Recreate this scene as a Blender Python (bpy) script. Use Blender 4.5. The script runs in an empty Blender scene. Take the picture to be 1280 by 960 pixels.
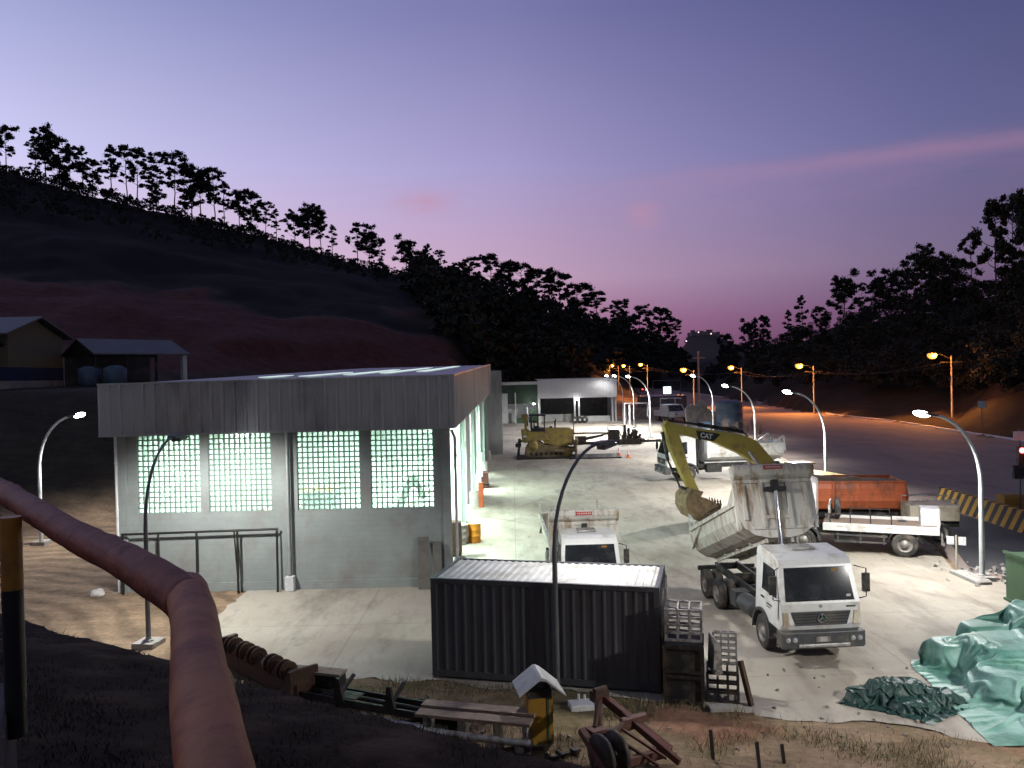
import bpy, bmesh, math, random
import numpy as np
from mathutils import Vector, Matrix, Euler, noise as mnoise

scene = bpy.context.scene
COL = scene.collection
R = math.radians
rng = np.random.default_rng(7)
random.seed(7)

# ------------------------------------------------------------------ camera
CAM = np.array([0., 0., 8.])
ROLL, PITCH, FPX = R(1.3), R(-.57), 1000.0
_x = np.array([1., 0, 0]); FW = np.array([0, math.cos(PITCH), math.sin(PITCH)])
_u = np.array([0, -math.sin(PITCH), math.cos(PITCH)])
CR = _x*math.cos(ROLL) - _u*math.sin(ROLL)
CU = _u*math.cos(ROLL) + _x*math.sin(ROLL)
cam_d = bpy.data.cameras.new('camera'); cam = bpy.data.objects.new('camera', cam_d); COL.objects.link(cam)
cam.matrix_world = Matrix(((CR[0], CU[0], -FW[0], 0), (CR[1], CU[1], -FW[1], 0), (CR[2], CU[2], -FW[2], 8), (0, 0, 0, 1)))
cam_d.sensor_width = 36; cam_d.lens = 36*FPX/1280; cam_d.clip_start = .05; cam_d.clip_end = 8000
scene.camera = cam

def ray(u, v): return FW + (u-640)/FPX*CR + (480-v)/FPX*CU
def G(u, v, z=0.):                                   # where the sight line through a pixel meets a level
    r = ray(u, v); return CAM + r*(z-8)/r[2]
def DP(u, v, y):                                     # ... or a distance
    r = ray(u, v); return CAM + r*y/r[1]

# ------------------------------------------------------------------ world: sky after sunset
w = bpy.data.worlds.new('World'); scene.world = w; w.use_nodes = True
nt = w.node_tree; N = nt.nodes; L = nt.links; N.clear()
def wn(t, **k):
    n = N.new(t)
    for a, b in k.items(): setattr(n, a, b)
    return n
def wmath(op, a, b=None, c=None):
    n = wn('ShaderNodeMath', operation=op)
    for i, s in enumerate((a, b, c)):
        if s is None: continue
        if isinstance(s, (int, float)): n.inputs[i].default_value = s
        else: L.new(s, n.inputs[i])
    return n.outputs[0]
tc = wn('ShaderNodeTexCoord'); sp = wn('ShaderNodeSeparateXYZ'); L.new(tc.outputs['Generated'], sp.inputs[0])
dx, dy, dz = sp.outputs
ramp = wn('ShaderNodeValToRGB'); cr = ramp.color_ramp
stops = [(0, (.05, .03, .045)), (.49, (.16, .06, .11)), (.5, (.25, .085, .17)), (.53, (.46, .20, .35)), (.56, (.62, .40, .57)), (.625, (.42, .37, .66)),
         (.705, (.22, .22, .46)), (.85, (.10, .11, .28)), (1, (.045, .053, .16))]
while len(cr.elements) < len(stops): cr.elements.new(.5)
for e, (p, c) in zip(cr.elements, stops): e.position = p; e.color = (*c, 1)
L.new(wmath('MULTIPLY_ADD', dz, .5, .5), ramp.inputs[0])
# brighter towards the west (left), darker to the east and overhead behind
az = wmath('EXPONENT', wmath('MULTIPLY', wmath('MAXIMUM', dx, -.75), -1.3))
az = wmath('MULTIPLY', az, wmath('MULTIPLY_ADD', wmath('MINIMUM', wmath('MAXIMUM', dy, -.5), .5), .5, .75))
# thin pink streak and two puffs of cloud still catching the light
def gauss(v, c, s): 
    d = wmath('DIVIDE', wmath('SUBTRACT', v, c), s); return wmath('EXPONENT', wmath('MULTIPLY', wmath('MULTIPLY', d, d), -1))
tx = wmath('DIVIDE', dx, wmath('MAXIMUM', dy, .05)); tz = wmath('DIVIDE', dz, wmath('MAXIMUM', dy, .05))
nz = wn('ShaderNodeTexNoise'); nz.inputs['Scale'].default_value = 7; nz.inputs['Detail'].default_value = 6; nz.inputs['Roughness'].default_value = .62
mp = wn('ShaderNodeMapping'); mp.inputs['Scale'].default_value = (1, 1, 4); mp.inputs['Rotation'].default_value = (0, R(-6), 0)
L.new(tc.outputs['Generated'], mp.inputs[0]); L.new(mp.outputs[0], nz.inputs['Vector'])
nsoft = wmath('MINIMUM', wmath('MAXIMUM', wmath('MULTIPLY_ADD', nz.outputs[0], 3.2, -1.1), 0), 1)
line = wmath('MULTIPLY_ADD', tx, .105, .2150)
line = wmath('ADD', line, wmath('MULTIPLY_ADD', nz.outputs[0], .02, -.01))
streak = wmath('MULTIPLY', gauss(tz, line, .012), wmath('MINIMUM', wmath('MAXIMUM', wmath('MULTIPLY_ADD', tx, 2.4, -.15), 0), 1))
wide = wmath('MULTIPLY', gauss(tz, wmath('SUBTRACT', line, .022), .03), wmath('MULTIPLY', nsoft, wmath('MINIMUM', wmath('MAXIMUM', wmath('MULTIPLY_ADD', tx, 2, .1), 0), .45)))
def puff(u, v, su, sv):
    d = ray(u, v); return wmath('MULTIPLY', wmath('MULTIPLY', gauss(tx, float(d[0]/d[1]), su), gauss(tz, float(d[2]/d[1]), sv)), nsoft)
pf = wmath('ADD', puff(530, 254, .035, .016), puff(806, 272, .017, .014))
cl = wmath('ADD', wmath('ADD', wmath('MULTIPLY', streak, .24), wmath('MULTIPLY', wide, .28)), wmath('MULTIPLY', pf, .75))
cl = wmath('MINIMUM', cl, 1.)
mul = wn('ShaderNodeVectorMath', operation='SCALE'); L.new(ramp.outputs[0], mul.inputs[0]); L.new(az, mul.inputs['Scale'])
tint = wn('ShaderNodeValToRGB'); te = tint.color_ramp
ts = [(.0, (.75, .85, .72)), (.275, (.85, .94, .80)), (.5, (1, 1, 1)), (.665, (.79, .84, .98)), (.725, (.67, .76, .93)), (1, (.45, .55, .75))]
while len(te.elements) < len(ts): te.elements.new(.5)
for e, (p, c) in zip(te.elements, ts): e.position = p; e.color = (*c, 1)
L.new(wmath('MULTIPLY_ADD', dx, .5, .5), tint.inputs[0])
tm = wn('ShaderNodeMix', data_type='RGBA', blend_type='MULTIPLY'); tm.inputs['Factor'].default_value = 1; L.new(mul.outputs[0], tm.inputs['A']); L.new(tint.outputs[0], tm.inputs['B'])
# the eastern sky behind the camera is plain blue grey
east = wn('ShaderNodeMix', data_type='RGBA'); L.new(wmath('MINIMUM', wmath('MAXIMUM', wmath('MULTIPLY_ADD', dy, -2.2, .45), 0), 1), east.inputs['Factor']); L.new(tm.outputs['Result'], east.inputs['A']); east.inputs['B'].default_value = (.115, .125, .17, 1)
cmix = wn('ShaderNodeMix', data_type='RGBA'); L.new(cl, cmix.inputs['Factor']); L.new(east.outputs['Result'], cmix.inputs['A']); cmix.inputs['B'].default_value = (.62, .30, .42, 1)
sky = wn('ShaderNodeTexSky'); sky.sky_type = 'NISHITA'; sky.sun_disc = False; sky.sun_elevation = R(-3); sky.sun_rotation = R(-50)
bg1 = wn('ShaderNodeBackground'); bg1.inputs[1].default_value = .9; L.new(cmix.outputs['Result'], bg1.inputs[0])
bg2 = wn('ShaderNodeBackground'); bg2.inputs[1].default_value = .05; L.new(sky.outputs[0], bg2.inputs[0])
ads = wn('ShaderNodeAddShader'); L.new(bg1.outputs[0], ads.inputs[0]); L.new(bg2.outputs[0], ads.inputs[1])
out = wn('ShaderNodeOutputWorld'); L.new(ads.outputs[0], out.inputs[0])

# the sun is already below the horizon: only its last, very weak afterglow
sd = bpy.data.lights.new('sun', 'SUN'); sd.energy = .02; sd.angle = R(30); sd.color = (1, .75, .8)
so = bpy.data.objects.new('sun', sd); COL.objects.link(so); so.rotation_euler = (R(82), 0, R(-130))

vs = scene.view_settings
vs.view_transform = 'Standard'; vs.look = 'None'; vs.exposure = 0; vs.gamma = 1; vs.use_curve_mapping = False
cy = scene.cycles
cy.use_denoising = True; cy.max_bounces = 6; cy.diffuse_bounces = 3; cy.glossy_bounces = 3; cy.transmission_bounces = 4; cy.transparent_max_bounces = 12
cy.sample_clamp_indirect = 4; cy.use_adaptive_sampling = True; cy.adaptive_threshold = .015; cy.caustics_reflective = False; cy.caustics_refractive = False

LED = 1080.     # white yard lamps
SODIUM = 4300.  # orange road lamps
HALL = 1900.    # fixtures in the hall

# ------------------------------------------------------------------ materials
def mat(name, c, rough=.6, metal=0., var=.18, scale=2.5, c2=None, amt=.5, c2scale=1.2, bump=0., bscale=20., emit=None, estr=0., stretch=(1, 1, 1), spec=.5, coat=0.):
    m = bpy.data.materials.new(name); m.use_nodes = True
    t = m.node_tree; n = t.nodes; l = t.links; b = n['Principled BSDF']
    b.inputs['Roughness'].default_value = rough; b.inputs['Metallic'].default_value = metal
    b.inputs['Specular IOR Level'].default_value = spec; b.inputs['Coat Weight'].default_value = coat
    tc = n.new('ShaderNodeTexCoord'); mp = n.new('ShaderNodeMapping'); mp.inputs['Scale'].default_value = stretch
    l.new(tc.outputs['Object'], mp.inputs[0])
    a = n.new('ShaderNodeTexNoise'); a.inputs['Scale'].default_value = scale; a.inputs['Detail'].default_value = 6; a.inputs['Roughness'].default_value = .6
    l.new(mp.outputs[0], a.inputs['Vector'])
    mr = n.new('ShaderNodeMapRange'); mr.inputs['From Min'].default_value = .3; mr.inputs['From Max'].default_value = .7
    mr.inputs['To Min'].default_value = 1-var; mr.inputs['To Max'].default_value = 1+var; l.new(a.outputs[0], mr.inputs[0])
    sc = n.new('ShaderNodeVectorMath'); sc.operation = 'SCALE'; sc.inputs[0].default_value = c[:3]; l.new(mr.outputs[0], sc.inputs['Scale'])
    col = sc.outputs[0]
    if c2 is not None:
        d = n.new('ShaderNodeTexNoise'); d.inputs['Scale'].default_value = c2scale; d.inputs['Detail'].default_value = 8; d.inputs['Roughness'].default_value = .65
        l.new(mp.outputs[0], d.inputs['Vector'])
        r2 = n.new('ShaderNodeMapRange'); r2.inputs['From Min'].default_value = .62-.35*amt; r2.inputs['From Max'].default_value = .78-.25*amt; l.new(d.outputs[0], r2.inputs[0])
        mx = n.new('ShaderNodeMix'); mx.data_type = 'RGBA'; l.new(r2.outputs[0], mx.inputs['Factor']); l.new(col, mx.inputs['A']); mx.inputs['B'].default_value = (*c2[:3], 1)
        col = mx.outputs['Result']
    l.new(col, b.inputs['Base Color'])
    if bump:
        bn = n.new('ShaderNodeTexNoise'); bn.inputs['Scale'].default_value = bscale; bn.inputs['Detail'].default_value = 5; l.new(mp.outputs[0], bn.inputs['Vector'])
        bp = n.new('ShaderNodeBump'); bp.inputs['Strength'].default_value = bump; bp.inputs['Distance'].default_value = .05; l.new(bn.outputs[0], bp.inputs['Height']); l.new(bp.outputs[0], b.inputs['Normal'])
    if emit: b.inputs['Emission Color'].default_value = (*emit, 1); b.inputs['Emission Strength'].default_value = estr
    return m

M = {}
M['pole'] = mat('galvanised_steel', (.42, .44, .44), .48, .4)
M['darkpole'] = mat('dark_silhouette_pole', (.14, .145, .15), .5, .2)  # pole colour darkened to read as a silhouette from behind
M['palepole'] = mat('lamplit_pale_pole', (.66, .68, .68), .45, .1)  # pole colour brightened to look lit by its own lamp
M['housing'] = mat('lamp_housing_grey', (.12, .12, .13), .5, .3)
M['led'] = mat('led_lens_lit', (.9, .9, .9), .4, emit=(.9, .97, 1), estr=40)
M['sodium'] = mat('sodium_halo_bowl', (.9, .6, .3), .4, emit=(1, .42, .05), estr=1.25)  # emissive colour stands in for the orange halo round the lamp
M['sodiumcore'] = mat('sodium_lens_lit', (.9, .6, .3), .4, emit=(1, .62, .22), estr=9)
M['white'] = mat('white_truck_paint', (.74, .74, .72), .32, 0, .06, 1.5, (.42, .36, .28), .28, 1.4, coat=.2)
M['bedwhite'] = mat('worn_white_bed_paint', (.62, .60, .54), .5, 0, .12, 1.6, (.26, .17, .09), .42, 1.7, stretch=(2.2, 2.2, .55), bump=.15, bscale=9)
M['cream'] = mat('cream_dusty_paint', (.58, .52, .40), .55, 0, .12, 2, (.30, .22, .14), .4)
M['orange'] = mat('orange_bed_paint', (.74, .19, .075), .5, 0, .12, 2, (.22, .10, .06), .42, 1.6, stretch=(1, 1, .5))
M['black'] = mat('black_chassis_steel', (.02, .02, .022), .55, .2, .3, 3, (.10, .085, .065), .35, 2)
M['darkgrey'] = mat('dark_grey_plastic', (.06, .062, .065), .5, 0, .2, 3, (.14, .12, .10), .3)
M['glass'] = mat('dark_cab_glass', (.014, .016, .018), .07, 0, .4, 1.5, (.05, .052, .054), .45, 1.1, spec=.7)  # paler patches stand in for reflections and glints
M['tyre'] = mat('tyre_rubber', (.03, .03, .03), .85, 0, .2, 6, (.12, .10, .08), .5, 2.5)
M['rim'] = mat('dusty_steel_rim', (.30, .29, .27), .55, .4, .2, 6, (.15, .11, .08), .4)
M['chrome'] = mat('chrome_rod', (.85, .86, .88), .12, 1)
M['lens'] = mat('headlight_lens', (.45, .47, .5), .1, .3)
M['redlabel'] = mat('red_label_paint', (.42, .035, .04), .5)
M['paleletter'] = mat('pale_letter_paint', (.65, .6, .55), .5)
M['catyellow'] = mat('machine_yellow_paint', (.50, .40, .085), .5, 0, .10, 2.2, (.26, .18, .07), .32, 1.8)
M['dozeryellow'] = mat('dusty_bulldozer_paint', (.37, .265, .06), .6, 0, .15, 3, (.21, .15, .08), .5, 2.2)
M['trackmetal'] = mat('muddy_track_steel', (.17, .12, .07), .8, .1, .35, 4, (.30, .21, .11), .55, 3, bump=.4)
M['rust'] = mat('rusty_steel', (.075, .040, .026), .8, .2, .3, 6, (.07, .035, .025), .5, 4, bump=.3)
M['redrust'] = mat('dull_red_frame_paint', (.105, .036, .028), .7, .1, .25, 5, (.10, .055, .035), .45, 4)
M['scrap'] = mat('black_scrap_steel', (.035, .033, .032), .6, .5, .3, 5, (.12, .08, .05), .35, 3)
M['palesteel'] = mat('worn_pale_steel', (.42, .41, .39), .5, .3, .2, 5, (.12, .09, .07), .42, 4)
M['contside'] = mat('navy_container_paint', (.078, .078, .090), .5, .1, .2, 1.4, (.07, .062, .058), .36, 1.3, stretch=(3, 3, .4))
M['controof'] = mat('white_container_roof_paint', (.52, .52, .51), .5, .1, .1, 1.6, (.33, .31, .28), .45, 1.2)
M['cladding'] = mat('grey_metal_cladding', (.50, .50, .50), .34, .25, .08, .8, (.24, .22, .22), .38, .6, stretch=(1, 1, .25))
M['roofmetal'] = mat('grey_roof_sheet', (.30, .30, .33), .4, .5, .1, .4)
M['skylight'] = mat('lit_translucent_roof_sheet', (.8, .9, .85), .4, emit=(.8, 1, .92), estr=.75)
M['concrete'] = mat('cast_concrete', (.42, .40, .37), .85, 0, .15, 1.6, (.26, .23, .2), .4, 1.1, bump=.15)
M['whitewall'] = mat('white_plaster', (.70, .71, .69), .8, 0, .05, 1, (.5, .5, .46), .3)
M['paleclad'] = mat('pale_workshop_cladding', (.80, .80, .82), .6, 0, .04, .4)
M['darkgreen'] = mat('dark_green_annex_wall', (.03, .055, .035), .7, 0, .15, .6)
M['tube'] = mat('fluorescent_tube_lit', (.9, .95, .9), .4, emit=(.78, 1, .88), estr=14)
M['mint'] = mat('pale_green_column_paint', (.50, .64, .56), .5, 0, .1, 2)
M['barrel'] = mat('orange_yellow_drum_paint', (.68, .27, .02), .45, 0, .1, 3, (.3, .12, .03), .3)
M['greenpanel'] = mat('dark_green_sheet', (.05, .10, .05), .55, .1, .15, 1.2)
M['blackpipe'] = mat('black_painted_pipe', (.02, .021, .022), .5, .2)
M['yellow'] = mat('worn_yellow_paint', (.36, .19, .02), .55, 0, .15, 3, (.18, .10, .04), .45, 3)
M['log'] = mat('reddish_brown_painted_log', (.26, .080, .042), .55, 0, .2, 5, (.12, .034, .022), .38, 9, spec=.2, bump=.12, bscale=30, stretch=(1, 1, 1))
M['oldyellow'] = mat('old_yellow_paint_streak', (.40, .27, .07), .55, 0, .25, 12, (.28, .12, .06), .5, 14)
M['log2'] = mat('orange_painted_log', (.46, .195, .085), .55, 0, .2, 4, (.26, .085, .045), .45, 6, spec=.22, bump=.12, bscale=30)  # near rail log, brighter and oranger than the far one
M['blueplastic'] = mat('faded_blue_plastic', (.075, .125, .19), .55, 0, .15, 1.5, (.2, .2, .22), .3)
M['wood'] = mat('weathered_board', (.30, .22, .17), .8, 0, .25, 4, (.14, .10, .08), .45, 6, stretch=(1, 6, 6))
M['greyboard'] = mat('grey_weathered_board', (.15, .145, .13), .85, 0, .2, 3, (.09, .085, .075), .4, 2)
M['stone'] = mat('pale_stone', (.55, .53, .5), .9, 0, .2, 4)
M['bark'] = mat('dark_bark', (.055, .045, .038), .9, 0, .3, 6)
M['leaf'] = mat('eucalyptus_leaf', (.022, .028, .018), .7, 0, .35, .8)
M['leaf2'] = mat('forest_leaf', (.020, .023, .013), .75, 0, .4, .3)
M['soilload'] = mat('dry_soil_load', (.20, .14, .09), .95, 0, .25, 4, bump=.5)
M['signwhite'] = mat('white_sign_sheet', (.7, .7, .7), .5)
M['redlamp'] = mat('red_signal_lit', (.8, .02, .03), .4, emit=(1, .10, .09), estr=14)
M['tail'] = mat('red_tail_lamp_lit', (.8, .02, .02), .4, emit=(1, .04, .03), estr=14)
M['oldroof'] = mat('dull_roof_sheet', (.13, .13, .14), .6, .2, .12, .5)
M['creamwall'] = mat('cream_wall_paint', (.20, .175, .11), .85, 0, .08, 1)
M['bluewall'] = mat('blue_wall_paint', (.03, .045, .11), .8, 0, .08, 1)
M['winlit'] = mat('lit_town_window', (.8, .7, .6), .5, emit=(1, .75, .8), estr=2.2)
M['town'] = mat('far_town_wall', (.30, .20, .24), .9, 0, .2, .1)
M['conered'] = mat('cone_orange_plastic', (.75, .12, .03), .5)

def blockwall_mat():
    m = mat('grey_concrete_block', (.29, .325, .318), .85, 0, .10, .9, (.25, .245, .235), .38, .7, bump=.1, bscale=30)
    t = m.node_tree; n = t.nodes; l = t.links; b = n['Principled BSDF']
    src = b.inputs['Base Color'].links[0].from_socket
    tc = n.new('ShaderNodeTexCoord'); mp = n.new('ShaderNodeMapping'); mp.inputs['Rotation'].default_value = (R(90), 0, 0); l.new(tc.outputs['Object'], mp.inputs[0])
    br = n.new('ShaderNodeTexBrick'); br.inputs['Scale'].default_value = 1; br.inputs['Brick Width'].default_value = .4; br.inputs['Row Height'].default_value = .2
    br.inputs['Mortar Size'].default_value = .007; br.inputs['Color1'].default_value = (1, 1, 1, 1); br.inputs['Color2'].default_value = (.90, .90, .91, 1); br.inputs['Mortar'].default_value = (.72, .72, .72, 1)
    l.new(mp.outputs[0], br.inputs['Vector'])
    mx = n.new('ShaderNodeMix'); mx.data_type = 'RGBA'; mx.blend_type = 'MULTIPLY'; mx.inputs['Factor'].default_value = .42
    l.new(src, mx.inputs['A']); l.new(br.outputs[0], mx.inputs['B']); l.new(mx.outputs['Result'], b.inputs['Base Color'])
    return m
M['block'] = blockwall_mat()
M['grid'] = mat('grey_green_block_joint', (.20, .235, .215), .8, 0, .1, 2)

def pane_mat():
    m = bpy.data.materials.new('mint_block_glass'); m.use_nodes = True; t = m.node_tree; n = t.nodes; l = t.links; n.clear()
    a = n.new('ShaderNodeBsdfTransparent'); a.inputs[0].default_value = (.90, 1, .95, 1)
    b = n.new('ShaderNodeBsdfTranslucent'); b.inputs[0].default_value = (.75, .95, .87, 1)
    g = n.new('ShaderNodeBsdfGlossy'); g.inputs['Roughness'].default_value = .15
    m1 = n.new('ShaderNodeMixShader'); m1.inputs[0].default_value = .22; l.new(a.outputs[0], m1.inputs[1]); l.new(b.outputs[0], m1.inputs[2])
    m2 = n.new('ShaderNodeMixShader'); m2.inputs[0].default_value = .04; l.new(m1.outputs[0], m2.inputs[1]); l.new(g.outputs[0], m2.inputs[2])
    o = n.new('ShaderNodeOutputMaterial'); l.new(m2.outputs[0], o.inputs[0]); return m
M['pane'] = pane_mat()

def tarp_mat(name, c, c2):
    m = mat(name, c, .5, 0, .25, 1.4, c2, .62, .7, bump=.4, bscale=9, spec=.4)
    return m
M['tarp'] = tarp_mat('green_tarpaulin', (.085, .235, .18), (.245, .42, .365))
M['darktarp'] = tarp_mat('dark_green_tarpaulin', (.010, .036, .030), (.026, .068, .056))

def attr_mat(name, rough=.95, nscale=.6, var=.3, bump=.4):
    m = bpy.data.materials.new(name); m.use_nodes = True; t = m.node_tree; n = t.nodes; l = t.links; b = n['Principled BSDF']
    b.inputs['Roughness'].default_value = rough; b.inputs['Specular IOR Level'].default_value = .2
    at = n.new('ShaderNodeAttribute'); at.attribute_name = 'soil'
    tc = n.new('ShaderNodeTexCoord')
    def nzz(s, d=8, mp=None):
        a = n.new('ShaderNodeTexNoise'); a.inputs['Scale'].default_value = s; a.inputs['Detail'].default_value = d; a.inputs['Roughness'].default_value = .68
        l.new(mp.outputs[0] if mp else tc.outputs['Object'], a.inputs['Vector']); return a.outputs[0]
    mp = n.new('ShaderNodeMapping'); mp.inputs['Scale'].default_value = (.35, 2.6, 1); mp.inputs['Rotation'].default_value = (0, 0, R(-18)); l.new(tc.outputs['Object'], mp.inputs[0])
    a1 = nzz(nscale); a2 = nzz(6.); a3 = nzz(.9, 6, mp)
    def mr(s, lo, hi, f0=.3, f1=.7):
        k = n.new('ShaderNodeMapRange'); k.inputs['From Min'].default_value = f0; k.inputs['From Max'].default_value = f1
        k.inputs['To Min'].default_value = lo; k.inputs['To Max'].default_value = hi; l.new(s, k.inputs[0]); return k.outputs[0]
    def mm(x, y):
        k = n.new('ShaderNodeMath'); k.operation = 'MULTIPLY'; l.new(x, k.inputs[0]); l.new(y, k.inputs[1]); return k.outputs[0]
    f = mm(mm(mr(a1, 1-var, 1+var), mr(a2, .72, 1.25)), mr(a3, .72, 1.2))
    mp2 = n.new('ShaderNodeMapping'); mp2.inputs['Location'].default_value = (24, -19, 0); l.new(tc.outputs['Object'], mp2.inputs[0])
    wv = n.new('ShaderNodeTexWave'); wv.wave_type = 'RINGS'; wv.rings_direction = 'Z'; wv.inputs['Scale'].default_value = .30; wv.inputs['Distortion'].default_value = 11; wv.inputs['Detail'].default_value = 5; wv.inputs['Detail Scale'].default_value = .35; wv.inputs['Detail Roughness'].default_value = .6; l.new(mp2.outputs[0], wv.inputs['Vector'])
    tk = n.new('ShaderNodeMix'); tk.data_type = 'FLOAT'; l.new(at.outputs['Alpha'], tk.inputs['Factor']); tk.inputs['A'].default_value = 1; l.new(mr(wv.outputs['Fac'], .74, 1.08, .1, .6), tk.inputs['B'])
    f = mm(f, tk.outputs['Result'])
    sc = n.new('ShaderNodeVectorMath'); sc.operation = 'SCALE'; l.new(at.outputs['Color'], sc.inputs[0]); l.new(f, sc.inputs['Scale']); l.new(sc.outputs[0], b.inputs['Base Color'])
    bp = n.new('ShaderNodeBump'); bp.inputs['Strength'].default_value = bump; bp.inputs['Distance'].default_value = .12
    l.new(mm(a2, a3), bp.inputs['Height']); l.new(bp.outputs[0], b.inputs['Normal'])
    return m
M['ground'] = attr_mat('bare_earth_and_grass', bump=.55)

def slab_mat(name, c, stain, dark, marks=.6, joint=5.2):
    m = bpy.data.materials.new(name); m.use_nodes = True; t = m.node_tree; n = t.nodes; l = t.links; b = n['Principled BSDF']
    b.inputs['Roughness'].default_value = .8; b.inputs['Specular IOR Level'].default_value = .3
    tc = n.new('ShaderNodeTexCoord')
    def nzz(s, d=8, scale=(1, 1, 1), rot=0, r=.6):
        mp = n.new('ShaderNodeMapping'); mp.inputs['Scale'].default_value = scale; mp.inputs['Rotation'].default_value = (0, 0, rot); l.new(tc.outputs['Object'], mp.inputs[0])
        a = n.new('ShaderNodeTexNoise'); a.inputs['Scale'].default_value = s; a.inputs['Detail'].default_value = d; a.inputs['Roughness'].default_value = r; l.new(mp.outputs[0], a.inputs['Vector']); return a.outputs[0]
    def mr(s, lo, hi, f0, f1):
        k = n.new('ShaderNodeMapRange'); k.inputs['From Min'].default_value = f0; k.inputs['From Max'].default_value = f1
        k.inputs['To Min'].default_value = lo; k.inputs['To Max'].default_value = hi; l.new(s, k.inputs[0]); return k.outputs[0]
    def mix(f, a, bb):
        k = n.new('ShaderNodeMix'); k.data_type = 'RGBA'; l.new(f, k.inputs['Factor'])
        for s, q in (('A', a), ('B', bb)):
            if isinstance(q, tuple): k.inputs[s].default_value = (*q, 1)
            else: l.new(q, k.inputs[s])
        return k.outputs['Result']
    col = mix(mr(nzz(.16), 0, 1, .42, .62), c, stain)
    col = mix(mr(nzz(.5, 10, (1, .28, 1), R(12), .7), 0, marks, .50, .70), col, dark)
    col = mix(mr(nzz(1.3, 10, (1.3, .45, 1), R(-24), .7), 0, marks*.6, .52, .72), col, dark)
    col = mix(mr(nzz(9, 6), 0, .35, .4, .75), col, stain)
    sx = n.new('ShaderNodeSeparateXYZ'); l.new(tc.outputs['Object'], sx.inputs[0])
    def mth(op, a, b_=None):
        k = n.new('ShaderNodeMath'); k.operation = op
        for i_, q in enumerate((a, b_)):
            if q is None: continue
            if isinstance(q, (int, float)): k.inputs[i_].default_value = q
            else: l.new(q, k.inputs[i_])
        return k.outputs[0]
    fade = mr(nzz(.35, 6), 0, 1, .44, .60)
    for cx, cy_, rr_ in ((34, 42, 24.0), (34, 42, 22.1), (-22, 24, 31.5), (-22, 24, 29.6), (26, 12, 17.4), (26, 12, 15.5), (60, 60, 50), (60, 60, 48.2), (-40, 70, 47.5), (-40, 70, 45.6)) if joint else ():
        dxx = mth('SUBTRACT', sx.outputs[0], cx); dyy = mth('SUBTRACT', sx.outputs[1], cy_)
        rad = mth('SQRT', mth('ADD', mth('MULTIPLY', dxx, dxx), mth('MULTIPLY', dyy, dyy)))
        q_ = mth('DIVIDE', mth('SUBTRACT', rad, rr_), .17); ex_ = mth('EXPONENT', mth('MULTIPLY', mth('MULTIPLY', q_, q_), -1))
        col = mix(mth('MULTIPLY', mth('MULTIPLY', ex_, fade), .42), col, dark)
    if joint: col = mix(mr(nzz(1.1, 3, (1, 1, 1), 0, .5), 0, .55, .68, .76), col, tuple(c_*.55 for c_ in dark))
    if joint:
        br = n.new('ShaderNodeTexBrick'); br.offset = 0; br.inputs['Scale'].default_value = 1; br.inputs['Brick Width'].default_value = joint; br.inputs['Row Height'].default_value = joint
        br.inputs['Mortar Size'].default_value = .022; br.inputs['Color1'].default_value = (0, 0, 0, 1); br.inputs['Color2'].default_value = (0, 0, 0, 1); br.inputs['Mortar'].default_value = (.4, .4, .4, 1)
        l.new(tc.outputs['Object'], br.inputs['Vector']); col = mix(br.outputs[0], col, dark)
    l.new(col, b.inputs['Base Color'])
    bp = n.new('ShaderNodeBump'); bp.inputs['Strength'].default_value = .2; bp.inputs['Distance'].default_value = .03; l.new(nzz(3, 10), bp.inputs['Height']); l.new(bp.outputs[0], b.inputs['Normal'])
    return m
M['yard'] = slab_mat('dusty_concrete_yard', (.47, .43, .365), (.36, .315, .255), (.175, .15, .125), .85)
M['road'] = slab_mat('dusty_asphalt', (.27, .22, .195), (.33, .255, .21), (.14, .12, .115), .7, 0)
M['lane'] = slab_mat('dark_asphalt', (.06, .062, .068), (.10, .095, .09), (.04, .04, .045), .6, 0)
M['pathmat'] = mat('old_path_concrete', (.085, .08, .08), .9, 0, .25, 3, (.05, .047, .045), .4, bump=.3)

def hazard_mat():
    m = mat('hazard_striped_concrete', (.5, .27, .03), .7, 0, .12, 2)
    t = m.node_tree; n = t.nodes; l = t.links; b = n['Principled BSDF']; src = b.inputs['Base Color'].links[0].from_socket
    tc = n.new('ShaderNodeTexCoord'); s = n.new('ShaderNodeSeparateXYZ'); l.new(tc.outputs['Object'], s.inputs[0])
    def mm(op, a, bb):
        k = n.new('ShaderNodeMath'); k.operation = op
        for i, q in enumerate((a, bb)):
            if isinstance(q, (int, float)): k.inputs[i].default_value = q
            else: l.new(q, k.inputs[i])
        return k.outputs[0]
    f = mm('FRACT', mm('ADD', mm('MULTIPLY', s.outputs[1], 1.0/.74), mm('MULTIPLY', s.outputs[2], .62)), 0)
    g = mm('GREATER_THAN', f, .5)
    mx = n.new('ShaderNodeMix'); mx.data_type = 'RGBA'; l.new(g, mx.inputs['Factor']); l.new(src, mx.inputs['A']); mx.inputs['B'].default_value = (.025, .022, .02, 1)
    l.new(mx.outputs['Result'], b.inputs['Base Color']); return m
M['hazard'] = hazard_mat()

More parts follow.
